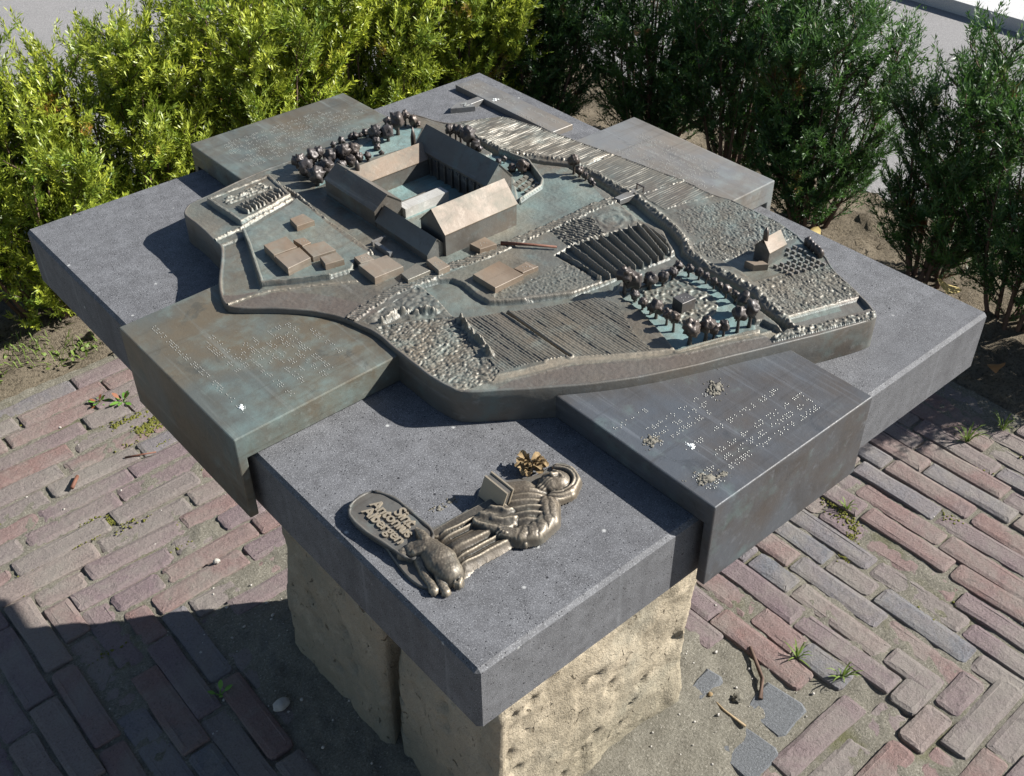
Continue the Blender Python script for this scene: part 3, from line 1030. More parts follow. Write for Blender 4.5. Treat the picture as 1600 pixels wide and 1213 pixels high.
    'patina_back': [(0.4919, 0.9718),(0.5436, 0.993),(0.5756, 1.0049),(0.6367, 1.0221),(0.6668, 0.9954),(0.676, 0.981),(0.6216, 0.9351),(0.5676, 0.9434),(0.5148, 0.9514),(0.4377, 0.9242),(0.3986, 0.9179)],
    'garden_ne': [(0.6961, 0.8189),(0.7233, 0.8113),(0.7311, 0.7552),(0.7033, 0.6782),(0.6518, 0.657),(0.6231, 0.6465),(0.675, 0.7185)],
    'garden_ne_wall': [(0.7202, 0.8099),(0.7313, 0.747),(0.7033, 0.6782),(0.6862, 0.6633),(0.6518, 0.657),(0.6293, 0.6516)],
    'smooth_e': [(0.6896, 0.5387),(0.745, 0.5315),(0.735, 0.4781),(0.6904, 0.4774),(0.6663, 0.4855)],
    'flat': [["g1", 0.01, [[0.301, 0.8354], [0.3264, 0.8353], [0.328, 0.8049], [0.297, 0.8077]]], ["g2", 0.012, [[0.2257, 0.7888], [0.2655, 0.7886], [0.2623, 0.7504], [0.2224, 0.7529]]], ["g3", 0.0125, [[0.2214, 0.7496], [0.2635, 0.7463], [0.2601, 0.7095], [0.2181, 0.706]]], ["g4", 0.009, [[0.2701, 0.7501], [0.3046, 0.742], [0.304, 0.708], [0.2663, 0.7135]]], ["glab", 0.0085, [[0.2709, 0.777], [0.2879, 0.7724], [0.2876, 0.752], [0.2719, 0.7516]]], ["g5", 0.01, [[0.2732, 0.7053], [0.3004, 0.701], [0.2977, 0.6758], [0.268, 0.6818]]], ["g6", 0.01, [[0.3164, 0.6778], [0.3382, 0.6745], [0.3362, 0.6524], [0.314, 0.6563]]], ["g7", 0.012, [[0.3078, 0.6539], [0.3565, 0.6482], [0.3563, 0.6053], [0.3059, 0.6081]]], ["g8", 0.008, [[0.3453, 0.5972], [0.3797, 0.6053], [0.3838, 0.5749], [0.3429, 0.5761]]], ["g9", 0.01, [[0.3952, 0.5995], [0.4125, 0.5993], [0.4122, 0.5635], [0.3908, 0.5634]]], ["g10", 0.01, [[0.4735, 0.592], [0.5049, 0.5929], [0.5051, 0.564], [0.4758, 0.5693]]], ["g11", 0.01, [[0.4232, 0.5225], [0.4771, 0.5252], [0.4798, 0.4725], [0.4247, 0.4725]]], ["g12", 0.008, [[0.4814, 0.4969], [0.5086, 0.4986], [0.5133, 0.4766], [0.484, 0.4787]]], ["gbox", 0.013, [[0.5965, 0.2801], [0.6201, 0.2775], [0.6195, 0.2567], [0.5942, 0.2595]]], ["annex", 0.009, [[0.7547, 0.2788], [0.775, 0.2609], [0.7744, 0.2494], [0.7554, 0.2621]]]],
    'trees_garden': [(0.5702, 0.351, 0.03, 0.0099),(0.5825, 0.3453, 0.017, 0.0111),(0.6085, 0.336, 0.0185, 0.0088),(0.6285, 0.3286, 0.016, 0.0069),(0.6507, 0.3297, 0.0135, 0.006),(0.6703, 0.337, 0.0145, 0.0058),(0.6768, 0.3207, 0.0145, 0.0058),(0.6823, 0.3054, 0.014, 0.0055),(0.6825, 0.2913, 0.013, 0.0047),(0.6803, 0.2743, 0.013, 0.005),(0.6824, 0.264, 0.011, 0.004),(0.6752, 0.2468, 0.015, 0.0056),(0.6756, 0.2299, 0.0145, 0.0049),(0.6632, 0.2051, 0.024, 0.0094),(0.6447, 0.1774, 0.032, 0.0098),(0.6213, 0.1795, 0.033, 0.0084),(0.5509, 0.2052, 0.0295, 0.0109),(0.5733, 0.196, 0.0285, 0.0091),(0.5844, 0.1907, 0.0205, 0.0067),(0.5979, 0.1849, 0.0205, 0.0064),(0.5684, 0.3277, 0.012, 0.0059),(0.5626, 0.3066, 0.0135, 0.0058),(0.5622, 0.2909, 0.0135, 0.0052),(0.5614, 0.2789, 0.02, 0.0085),(0.5606, 0.2576, 0.02, 0.0065),(0.5557, 0.2402, 0.0255, 0.007)],
    'trees_back': [(0.4161, 0.9902, 0.0195, 0.0098),(0.4441, 0.9922, 0.0165, 0.0104),(0.4131, 0.9613, 0.0185, 0.0116),(0.4109, 0.9272, 0.0185, 0.0114),(0.4593, 0.9949, 0.018, 0.008),(0.4419, 0.941, 0.0185, 0.0121),(0.4683, 0.9707, 0.0165, 0.0095),(0.4915, 0.9664, 0.021, 0.0118),(0.5121, 0.9646, 0.019, 0.0105),(0.4705, 0.942, 0.0105, 0.0079),(0.4923, 0.944, 0.0125, 0.0076),(0.5122, 0.948, 0.0105, 0.0067),(0.526, 0.9412, 0.0095, 0.0053),(0.5009, 1.0078, 0.004, 0.0035),(0.5094, 1.0258, 0.0055, 0.0043),(0.5301, 1.0304, 0.005, 0.0055),(0.5519, 1.0313, 0.0045, 0.0051),(0.5579, 1.0261, 0.0065, 0.0051),(0.5788, 1.0251, 0.0075, 0.0052),(0.5696, 1.0274, 0.0045, 0.0036),(0.5842, 0.9969, 0.018, 0.0108),(0.5997, 0.9831, 0.019, 0.0102),(0.6272, 1.0179, 0.017, 0.0076),(0.6286, 0.9927, 0.029, 0.0115),(0.6606, 1.0125, 0.0205, 0.0073),(0.6692, 0.9988, 0.013, 0.0077),(0.6752, 0.9934, 0.0055, 0.005),(0.5766, 0.9862, 0.0085, 0.0069),(0.5649, 0.968, 0.0055, 0.0054),(0.5584, 0.9456, 0.004, 0.0042)],
    'trees_church': [(0.6778, 0.8991, 0.028, 0.0076),(0.6854, 0.8924, 0.0275, 0.007),(0.688, 0.8816, 0.028, 0.0087),(0.6897, 0.8631, 0.0265, 0.0115),(0.6955, 0.8496, 0.0095, 0.0075),(0.6979, 0.8391, 0.004, 0.0043)],
    'trees_gate': [(0.6896, 0.7783, 0.0095, 0.0045),(0.7048, 0.7809, 0.0095, 0.004),(0.6958, 0.7489, 0.006, 0.0061),(0.7055, 0.7325, 0.014, 0.0089),(0.7206, 0.7348, 0.006, 0.005),(0.7635, 0.6643, 0.0265, 0.008),(0.7628, 0.6496, 0.0135, 0.0061),(0.7627, 0.6344, 0.009, 0.0049),(0.7594, 0.6184, 0.0075, 0.0041),(0.7595, 0.6107, 0.0045, 0.0033)],
    'twig_model': [(0.5172, 0.5688),(0.5746, 0.5022)],
    'plaque': [(0.0294, 0.2795),(0.0431, 0.2892),(0.0666, 0.289),(0.0755, 0.2812),(0.0844, 0.2567),(0.0847, 0.231),(0.085, 0.2059),(0.0853, 0.1813),(0.0641, 0.166),(0.0381, 0.1623),(0.0343, 0.1788),(0.0306, 0.2053),(0.0241, 0.2383),(0.0239, 0.2664)],
    'skirt': [(0.087, 0.1679),(0.1184, 0.168),(0.1666, 0.1721),(0.1858, 0.1589),(0.1768, 0.1309),(0.1472, 0.1084),(0.135, 0.1057),(0.0901, 0.1153),(0.071, 0.1063),(0.064, 0.1062),(0.0753, 0.138)],
    'torso': [(0.1666, 0.1721),(0.1978, 0.1817),(0.2328, 0.1737),(0.2333, 0.1506),(0.229, 0.1284),(0.2056, 0.1057),(0.1672, 0.0943),(0.1439, 0.1046),(0.1584, 0.1329)],
    'apron': [(0.1214, 0.1685),(0.1655, 0.1708),(0.1806, 0.1558),(0.1714, 0.1247),(0.1441, 0.1278),(0.1325, 0.1345)],
    'fig_base': [(0.0341, 0.2895),(0.0471, 0.2965),(0.0708, 0.2962),(0.0798, 0.2883),(0.0888, 0.2637),(0.0874, 0.2356),(0.0887, 0.1989),(0.0945, 0.1938),(0.1559, 0.1902),(0.1769, 0.2127),(0.1978, 0.2097),(0.2223, 0.192),(0.2493, 0.18),(0.2805, 0.1842),(0.2923, 0.1699),(0.2759, 0.1451),(0.2604, 0.1358),(0.2374, 0.1372),(0.2126, 0.1117),(0.1794, 0.1022),(0.1495, 0.1112),(0.1215, 0.1189),(0.0981, 0.1228),(0.0774, 0.1149),(0.0643, 0.1073),(0.0427, 0.1151),(0.0263, 0.1263),(0.0219, 0.1506),(0.0268, 0.1851),(0.0316, 0.211),(0.0265, 0.2429),(0.0255, 0.2718)],
    'track': [(0.2929, 0.3181),(0.3236, 0.3049),(0.3673, 0.2896),(0.398, 0.2815),(0.3733, 0.2961),(0.4188, 0.2656),(0.4633, 0.2337),(0.4965, 0.2116),(0.5434, 0.1898),(0.5904, 0.173),(0.6339, 0.1523),(0.6711, 0.1399)]}
OUT = D['outline']
model = empty('bronze_model', W(0.5, 0.55, 0.0), 'raised bronze relief model of an abbey with fields, canals and miniature trees on the slab', 'bronze model')
ZT = 0.052
G = 0.0012
xs = np.arange(0.100, 0.910, G)
ys = np.arange(0.055, 1.070, G)
X, Y = np.meshgrid(xs, ys)
inside = pip(OUT, X, Y)
dout = dseg(OUT, X, Y, True)
ins = inside & (dout > 0.0016)
LVL = np.full(X.shape, ZT)
DT = 0.0010 * fbm(X * 26, Y * 26, 3) + 0.0005 * vnoise(X * 260, Y * 260)
PAT = 0.02 + 0.30 * np.clip(fbm(X * 9, Y * 9, 3) + 0.05, 0, 1)
TONE = np.clip(1.2 * fbm(X * 12 + 5, Y * 12, 3), -0.5, 0.5)
LAB = np.zeros(X.shape, int)
NAMES = ['terrain']
hf = vnoise(X * 330, Y * 330)
mf = fbm(X * 130, Y * 130, 3)
ff_ = fbm(X * 240, Y * 240, 2)


def region(name, poly, new=True):
    m = pip(D[poly], X, Y)
    if new:
        if name not in NAMES or name in ('rough_field', 'striped_field', 'ploughed_field'):
            NAMES.append(name)
            k = len(NAMES) - 1
        else:
            k = NAMES.index(name)
        LAB[m] = k
    return m


def level(name, poly, z, pat, det=0.0005, new=True):
    m = region(name, poly, new) if isinstance(poly, str) else pip(poly, X, Y)
    LVL[m] = z
    DT[m] = det * mf[m]
    PAT[m] = pat + 0.25 * mf[m]
    return m


def sst(d, a, b):
    t = np.clip((d - a) / (b - a), 0, 1)
    return t * t * (3 - 2 * t)


# levels --------------------------------------------------------------
yard = pip([(0.40, 0.56), (0.74, 0.56), (0.76, 0.62), (0.72, 0.70), (0.68, 0.9), (0.40, 0.9)], X, Y)
PAT[yard] = 0.22 + 0.55 * np.clip(fbm(X * 14, Y * 14, 3)[yard] + 0.15, 0, 1)
PAT[pip([(0.44, 0.73), (0.60, 0.73), (0.60, 0.86), (0.44, 0.86)], X, Y)] = 0.8
level('moat', 'moat_front', 0.0445, 0.20, 0.0007)
level('canal', 'canal', 0.0420, 0.42, 0.0005)
level('chapel_yard', 'chapel_yard', 0.0510, 0.15)
level('strip', 'strip_g', 0.0470, 0.35, 0.0006, False)
level('garden', 'garden', 0.0460, 0.75)
mi = level('garden', 'garden_inner', 0.0475, 0.2, 0.0, False)
level('lane', 'path_low', 0.0480, 0.12)
level('plot', 'plot', 0.0575, 0.30, 0.0009)
mb = level('kitchen_garden', 'bed', 0.0590, 0.05, 0.0009)
level('church_garden', 'garden_ne', 0.0470, 0.6)
level('', D['patina_back'], 0.0500, 0.80, 0.0008)
mv = level('vineyard', 'vine', 0.0455, 0.30, 0.0004)
DTM = DT.copy()
# soften the steps so that banks have a cast, rounded look
for _ in range(3):
    P_ = np.pad(LVL, 1, mode='edge')
    LVL = (P_[:-2, 1:-1] + P_[2:, 1:-1] + P_[1:-1, :-2] + P_[1:-1, 2:] + 2 * P_[1:-1, 1:-1]) / 6
# surfaces of the fields -------------------------------------------------
for nm, amp in (('field_a', 0.0012), ('field_b', 0.0007), ('field_c', 0.0006)):
    m = region('striped_field', nm)
    wy = Y + 0.005 * fbm(X * 14, Y * 20, 3)
    DT[m] = (amp * np.sin(2 * np.pi * wy / 0.0052) * (0.7 + 1.2 * vnoise(X * 25, Y * 90)) + 1.6 * amp * vnoise(X * 60, Y * 420))[m]
    PAT[m] = 0.02
    DT += 0.0016 * np.exp(-(dseg(D[nm], X, Y, True) / 0.0016) ** 2) * inside * (0.6 + hf)
for nm, sc, amp in (('field_d', 420, 0.0028), ('field_e', 330, 0.0038), ('field_f', 360, 0.0036)):
    m = region('rough_field', nm)
    wx = X + 0.006 * fbm(X * 60, Y * 60, 2)
    w1, w2 = worley(wx * sc * 0.75, Y * sc * 0.75)
    DT[m] = (amp * (1.1 * fbm(wx * sc, Y * sc * 0.6, 3) + 0.55 * np.clip(w2 - w1, 0, 0.4) - 0.1))[m]
    PAT[m] = 0.06
m = region('boundary_wall', 'front_wall')
DT[m] = (0.0028 + 0.005 * ff_ + 0.002 * hf)[m]
DT[mi] = (0.0042 * np.clip(vnoise(X * 230, Y * 230) + 0.12, -0.05, 0.5))[mi]
d = dseg(D['garden_wall'], X, Y)
w_ = 1 - sst(d, 0.0032, 0.0050)
LVL = LVL * (1 - w_) + w_ * 0.0530
for nm in ('plough_left', 'plough_right'):
    m = region('ploughed_field', nm)
    u = (X + 0.0022 * fbm(X * 40, Y * 6, 3) + 0.0006 * vnoise(X * 120, Y * 50)) / 0.0043
    tri = np.abs((u % 1) - 0.5) * 2
    amp = 0.55 + 1.2 * np.clip(vnoise(X * 90, Y * 14) + 0.4, 0, 1)
    DT[m] = (-0.0006 + 0.0016 * amp * tri ** 0.9 + 0.0010 * vnoise(X * 230, Y * 30) + 0.0006 * hf)[m]
    PAT[m] = 0.0
d = dseg(D['plough_ditch'], X, Y)
DT -= 0.0065 * np.exp(-(d / 0.0020) ** 2)
DT += 0.0022 * np.exp(-((d - 0.0042) / 0.0016) ** 2) * (X > 0.39) * (X < 0.42) * (Y < 0.44) * (Y > 0.28)
m = region('rough_field', 'nose_field')
wx = X + 0.012 * fbm(X * 34, Y * 34, 3)
wy = Y + 0.012 * fbm(X * 34 + 40, Y * 34, 3)
w1, w2 = worley(wx * 125, wy * 185)
w3, w4 = worley(wx * 260, wy * 300)
DT[m] = (0.0034 * np.clip(0.8 - w1, 0, 0.6) + 0.0016 * np.clip(0.7 - w3, 0, 0.6) - 0.0030 + 0.0022 * mf + 0.001 * hf)[m]
PAT[m] = 0.02
m = region('rough_field', 'small_field')
w1, w2 = worley(wx * 70, wy * 100)
DT[m] = (0.0036 * np.clip(0.75 - w1, 0, 0.6) + 0.003 * mf - 0.0015)[m]
PAT[m] = 0.06
for nm, sc, amp in (('island_rough', 330, 0.0026), ('island_rough2', 230, 0.0038)):
    m = region('rough_field', nm)
    DT[m] = (amp * fbm(X * sc, Y * sc, 2) + amp * 0.45 * np.sin((X + Y * 0.35 + 0.004 * mf) * 900) * (nm == 'island_rough2'))[m]
    PAT[m] = 0.10
m = pip(D['smooth_e'], X, Y)
DT[m] = (0.0016 * fbm(X * 70, Y * 70, 3) + 0.0007 * np.sin(np.hypot(X - 0.70, Y - 0.51) * 380 + 4 * mf))[m]
# banks, hedges, walls and tracks ----------------------------------------
d = dseg(D['dyke_line'], X, Y)
e = np.exp(-(d / 0.0062) ** 2)
DT += np.where(~pip(D['canal'], X, Y), e * (0.0038 + 0.0062 * np.clip(ff_ + 0.12, -0.2, 1) + 0.003 * hf), 0)
for ln, w, h in (('nose_hedge', 0.0042, 0.0125), ('bush_row', 0.0045, 0.0115)):
    d = dseg(D[ln], X, Y)
    DT += np.exp(-(d / w) ** 2) * h * (0.75 + 1.6 * mf + 0.7 * hf)
d = dseg(D['causeway'], X, Y)
m = d < 0.0072
DT[m] = (0.0016 + 0.0008 * np.sin(Y * 900 + X * 700 + 5 * mf) + 0.001 * hf)[m]
PAT[d < 0.0085] = 0.0
DT += 0.0026 * np.exp(-((d - 0.0085) / 0.0018) ** 2) * (0.6 + 1.6 * hf + mf) * inside
for a, b in zip(D['vine_rows0'], D['vine_rows1']):
    mid = ((a[0] + b[0]) / 2 + 0.0008, (a[1] + b[1]) / 2)
    d = dseg([a, mid, b], X, Y) * (1 + 0.12 * mf)
    DT = np.where(mv, np.maximum(DT, 0.0115 * np.clip(1.3 - (d / 0.0016) ** 2, 0, 1) * (1 + 0.18 * hf + 0.12 * mf)), DT)
    PAT = np.where(mv & (d < 0.002), 0.05, PAT)
d = dseg(D['plot_wall'], X, Y)
w_ = 1 - sst(d, 0.0016, 0.0032)
LVL = LVL * (1 - w_) + w_ * (0.0600 + 0.0016 * mf)
dm = dseg(D['bed'], X, Y, True)
w_ = 1 - sst(dm, 0.0022, 0.0040)
LVL = LVL * (1 - w_) + w_ * (0.0615 + 0.0024 * mf)
row = np.abs(((X + 0.15 * (Y - 0.9)) / 0.0085) % 1 - 0.5)
blk = pip([(0.262, 0.905), (0.342, 0.92), (0.345, 0.945), (0.262, 0.935)], X, Y)
DT = np.where(blk, 0.0072 * (1 - sst(row, 0.16, 0.34)) * (0.9 + 1.6 * mf), DT)
blk = pip([(0.255, 0.95), (0.34, 0.955), (0.34, 0.982), (0.255, 0.978)], X, Y)
row = np.abs((Y / 0.0085) % 1 - 0.5)
DT = np.where(blk, 0.0034 * (1 - sst(row, 0.14, 0.34)) * (0.7 + 2.6 * mf + hf), DT)
PAT = np.where(blk, 0.15, PAT)
for ln, w, h, rg in (('bed_edge', 0.0048, 0.0050, 0.5), ('roadedge', 0.0030, 0.0024, 0.5), ('hedge_mid', 0.0050, 0.0058, 1.3)):
    d = dseg(D[ln], X, Y)
    w_ = np.exp(-(d / w) ** 2)
    DT = np.maximum(DT, np.where(d < w * 2.2, (ZT - LVL) + h * w_ * (0.9 + rg * mf + 0.7 * hf) - 0.004 * (1 - w_), DT))
    PAT = np.where(d < w, 0.0, PAT)
d = dseg(D['garden_ne_wall'], X, Y)
w_ = 1 - sst(d, 0.0016, 0.0032)
LVL = LVL * (1 - w_) + w_ * 0.0600
Z = LVL + DT
front = (Y < 0.62 - 0.45 * X) & (Y < 0.30 + 0.0 * X) & (X > 0.28) | (X < 0.30) & (Y < 0.74) & (Y > 0.55)
TONE = np.where(front & (dout < 0.042) & (LAB == 0), -0.75 + 0.4 * fbm(X * 30, Y * 30, 3), TONE)
d = dseg(D['track'], X, Y)
DT += 0.0011 * np.exp(-((d - 0.0075) / 0.0022) ** 2) * inside
w_ = np.exp(-(d / 0.0080) ** 4) * (0.8 + 0.8 * mf)
TONE = TONE * (1 - w_) + 1.0 * w_
for ln in ('bed_edge', 'roadedge'):
    TONE = np.where(dseg(D[ln], X, Y) < 0.005, 0.45, TONE)
Z = LVL + DT
lip = sst(dout, 0.0015, 0.0060)
Z = np.where((Z < ZT) & ~pip(D['canal'], X, Y), Z * lip + ZT * (1 - lip), Z)
VV = np.stack([X, Y, Z], -1).reshape(-1, 3)
fc = grid_faces(*X.shape)
allin = ins[:-1, :-1] & ins[:-1, 1:] & ins[1:, 1:] & ins[1:, :-1]
fl = LAB[:-1, :-1].ravel()
for k, nm in enumerate(NAMES):
    sel = allin.ravel() & (fl == k)
    if sel.sum() < 30:
        continue
    v, f, at = compact(VV, fc[sel], {'patina': PAT.ravel(), 'tone': TONE.ravel()})
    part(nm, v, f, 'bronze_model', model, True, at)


def ground_z(x, y):
    i = int(round((y - ys[0]) / G))
    j = int(round((x - xs[0]) / G))
    return float(Z[min(max(i, 0), Z.shape[0] - 1), min(max(j, 0), Z.shape[1] - 1)])


# rim and side wall of the casting
ol = ccw(OUT)


def smooth_loop(p, it=2):
    for _ in range(it):
        q = []
        for i in range(len(p)):
            a, b = p[i], p[(i + 1) % len(p)]
            q += [(a[0] * .75 + b[0] * .25, a[1] * .75 + b[1] * .25), (a[0] * .25 + b[0] * .75, a[1] * .25 + b[1] * .75)]
        p = q
    return p


ol = smooth_loop(ol, 2)
n = len(ol)
rv, rf = [], []
nor = []
for i in range(n):
    a, b = ol[i - 1], ol[(i + 1) % n]
    t = Vector((b[0] - a[0], b[1] - a[1])).normalized()
    nor.append((-t.y, t.x))
for z, off in ((0.0005, -0.0005), (0.020, 0.0), (0.0505, 0.0), (0.0522, 0.0010), (0.0524, 0.0035), (0.0495, 0.0045)):
    for i, (x, y) in enumerate(ol):
        wv = 0.0008 * math.sin(i * 1.7) if z > 0.05 else 0
        rv.append((x + nor[i][0] * off, y + nor[i][1] * off, z + (wv * 0.4 if off < 0.004 else 0)))
for r in range(5):
    for i in range(n):
        j = (i + 1) % n
        rf.append((r * n + i, r * n + j, (r + 1) * n + j, (r + 1) * n + i))
part('side_wall', rv, rf, 'bronze_wall', model, True)

# ---- buildings of the model


def gable(name, x0, x1, y0, y1, zb, ze, zr, axis, roof_m='bronze_roof', label=None):
    """walls with gables, separate roof; ridge along `axis`"""
    if axis == 'x':
        ym = (y0 + y1) / 2
        v = [(x0, y0, zb), (x1, y0, zb), (x1, y1, zb), (x0, y1, zb), (x0, y0, ze), (x1, y0, ze), (x1, y1, ze), (x0, y1, ze), (x0, ym, zr - .0012), (x1, ym, zr - .0012)]
        f = [(0, 1, 5, 4), (2, 3, 7, 6), (1, 2, 6, 9, 5), (3, 0, 4, 8, 7), (4, 5, 9, 8), (6, 7, 8, 9)]
        o = 0.0014
        sl_ = (zr - ze) / (ym - y0)
        r = [(x0 - o, y0 - o, ze - o * sl_), (x1 + o, y0 - o, ze - o * sl_), (x1 + o, ym, zr), (x0 - o, ym, zr), (x1 + o, y1 + o, ze - o * sl_), (x0 - o, y1 + o, ze - o * sl_)]
    else:
        xm = (x0 + x1) / 2
        v = [(x0, y0, zb), (x1, y0, zb), (x1, y1, zb), (x0, y1, zb), (x0, y0, ze), (x1, y0, ze), (x1, y1, ze), (x0, y1, ze), (xm, y0, zr - .0012), (xm, y1, zr - .0012)]
        f = [(3, 0, 4, 7), (1, 2, 6, 5), (0, 1, 5, 8, 4), (2, 3, 7, 9, 6), (7, 4, 8, 9), (5, 6, 9, 8)]
        o = 0.0014
        sl_ = (zr - ze) / (xm - x0)
        r = [(x0 - o, y1 + o, ze - o * sl_), (x0 - o, y0 - o, ze - o * sl_), (xm, y0 - o, zr), (xm, y1 + o, zr), (x1 + o, y0 - o, ze - o * sl_), (x1 + o, y1 + o, ze - o * sl_)]
    w = part(name, v, f, 'bronze_wall', model)
    if label:
        w['label'] = label
    t = 0.0012
    rv = r + [(a, b, c - t) for a, b, c in r]
    rf = [(0, 1, 2, 3), (3, 2, 4, 5), (7, 6, 9, 8), (8, 9, 11, 10), (1, 0, 6, 7), (4, 10, 11, 5), (0, 3, 9, 6), (3, 5, 11, 9), (2, 1, 7, 8), (4, 2, 8, 10)]
    part('roof', rv, rf, roof_m, w)
    return w


church = gable('church', 0.578, 0.632, 0.676, 0.868, 0.046, 0.092, 0.1225, 'y', 'bronze_wall', 'long dark church on the far side of the courtyard')
for k in range(9):
    yc = 0.696 + k * 0.0195
    arch = [(yc - 0.0055, 0.062), (yc + 0.0055, 0.062), (yc + 0.0055, 0.078), (yc + 0.0035, 0.083), (yc, 0.085), (yc - 0.0035, 0.083), (yc - 0.0055, 0.078)]
    xw = 0.578
    fr = [(xw - 0.0016, a, b) for a, b in arch] + [(xw + 0.0006, a, b) for a, b in arch]
    q = len(arch)
    ff = [tuple(range(q))] + [(i, q + i, q + (i + 1) % q, (i + 1) % q) for i in range(q)]
    part('window', fr, ff, 'bronze_dark', church)
    v, f = box_v(xw - 0.0038, xw + 0.001, yc + 0.0080, yc + 0.0112, 0.05, 0.086)
    part('buttress', v, f, 'bronze_wall', church)
back = gable('rear_wing', 0.428, 0.582, 0.829, 0.883, 0.048, 0.083, 0.1005, 'x', 'bronze_roof', 'rear wing with sunlit roof')
west = gable('side_wing', 0.403, 0.456, 0.744, 0.886, 0.048, 0.082, 0.1020, 'y', 'bronze_wall', 'left wing of the abbey, dark side towards us')
v, f = box_v(0.4565, 0.545, 0.735, 0.757, 0.048, 0.0685)
part('cloister', v, f, 'bronze_light', model)
v, f = box_v(0.4565, 0.545, 0.757, 0.775, 0.048, 0.0585)
part('cloister_walk', v, f, 'bronze_model', model)
low = gable('low_wing', 0.402, 0.4395, 0.606, 0.7405, 0.046, 0.066, 0.0865, 'y', 'bronze_wall', 'low dark wing in front of the courtyard')
big = gable('gatehouse', 0.4335, 0.577, 0.6, 0.662, 0.046, 0.092, 0.1225, 'x', 'bronze_roof', 'tall wing with bright bronze roof at the front')


def spire(x, y, z0, h, r, parent, name='chimney'):
    v, f = tube([(x, y, z0), (x, y, z0 + h * 0.72), (x, y, z0 + h)], [r, r, r * 0.25], 6)
    part(name, v, f, 'bronze_tree', parent, True)


spire(0.447, 0.852, 0.09, 0.024, 0.0042, back)
spire(0.592, 0.893, 0.05, 0.062, 0.0048, church, 'turret')
chapel = gable('chapel', 0.783, 0.821, 0.2565, 0.2845, 0.048, 0.0765, 0.0935, 'x', 'bronze_roof', 'small chapel with bright roof')
spire(0.7865, 0.2705, 0.085, 0.026, 0.0044, chapel, 'turret')

for nm, dz, q in D['flat']:
    cxy = (sum(p[0] for p in q) / 4, sum(p[1] for p in q) / 4)
    zt = {'g2': .0700, 'g3': .0705, 'g4': .067, 'glab': .0665, 'g5': .068, 'g1': .067, 'g6': .063, 'g7': .064, 'g8': .060, 'g9': .062, 'g10': .062, 'g11': .0615, 'g12': .0595, 'gbox': .066, 'annex': .062}[nm]
    v, f = prism(q, 0.044, zt, 0.0006)
    o = part({'annex': 'annex', 'gbox': 'memorial'}.get(nm, 'outbuilding'), v, f, 'bronze_dark' if nm == 'gbox' else 'bronze_roof' if nm != 'g8' else 'bronze_model', model)
    if nm in ('glab', 'g6', 'g9', 'g10', 'g12', 'gbox'):
        cells = [(cxy[0] - 0.006, cxy[1] + 0.003, 1, 0), (cxy[0] + 0.002, cxy[1] + 0.003, 1, 0)]
        dv, df = dots(cells, lambda a, b: zt, 0.0009, 0.0008)
        tag(part('braille_dots', dv, df, 'dot', o), kind='stuff')
# low retaining steps beside the low wing
for x0, x1, y0, y1, z1 in ((0.366, 0.372, 0.655, 0.695, 0.0600), (0.3665, 0.392, 0.700, 0.7045, 0.0590)):
    v, f = box_v(x0, x1, y0, y1, 0.046, z1)
    part('retaining_wall', v, f, 'bronze_plate', model)
# bridge and its gate
v, f = prism([(0.7535, 0.5415), (0.7925, 0.5370), (0.7985, 0.5550), (0.7515, 0.5545)], 0.047, 0.0560, 0.0006)
br = part('bridge', v, f, 'bronze_plate', model)
v, f = merge([box_v(0.8062, 0.8085, 0.5395, 0.5412, 0.052, 0.0605), box_v(0.8062, 0.8085, 0.5545, 0.5562, 0.052, 0.0605), box_v(0.8060, 0.8087, 0.5390, 0.5567, 0.0606, 0.0622)])
part('gate', v, f, 'bronze_tree', br)
# gravestones by the chapel
for i in range(4):
    for j in range(6):
        if i < 2 and j < 3 or (i, j) == (2, 0):
            pass
        x = 0.787 + j * 0.0118
        y = 0.2145 + i * 0.0095 + 0.0005 * (j % 2)
        if y > 0.2535 and x < 0.826:
            continue
        y -= (x - 0.787) * 0.28
        v, f = box_v(x, x + 0.0030, y, y + 0.0062, 0.0495, 0.0560)
        part('gravestone', v, f, 'bronze_plate', model)
for j in range(3):
    for i in range(3):
        v, f = box_v(0.828 + j * 0.0125, 0.8315 + j * 0.0125, 0.243 + i * 0.0105 - j * 0.003, 0.2492 + i * 0.0105 - j * 0.003, 0.0495, 0.0555)
        part('gravestone', v, f, 'bronze_plate', model)
# hedge stub in the chapel yard and garden beds behind the church
v, f = [], []


def lumpy(c, r, seed, sub=2, amp=0.35, freq=2.6):
    iv, jf = ico(sub)
    out = []
    for p in iv:
        q = Vector(p)
        k = 1 + amp * mnoise.fractal(q * freq * 0.6 + Vector((seed * 7.7, 0, 0)), 0.8, 2.0, 3) + amp * 0.5 * (0.5 - mnoise.voronoi(q * freq + Vector((seed, 0, 0)))[0][0])
        out.append((c[0] + q.x * r[0] * k, c[1] + q.y * r[1] * k, c[2] + q.z * r[2] * k))
    return out, jf


v, f = merge([lumpy((0.876 - 0.0035 * k, 0.254 - 0.0085 * k, 0.058), (0.005, 0.006, 0.009), k) for k in range(5)])
part('hedge', v, f, 'bronze_tree', model, True)
for i in range(3):
    for j in range(4):
        v, f = box_v(0.660 + 0.0105 * j, 0.6675 + 0.0105 * j, 0.668 + 0.016 * i + 0.003 * j, 0.675 + 0.016 * i + 0.003 * j, 0.0465, 0.0525)
        part('garden_bed', v, f, 'bronze_model', model)

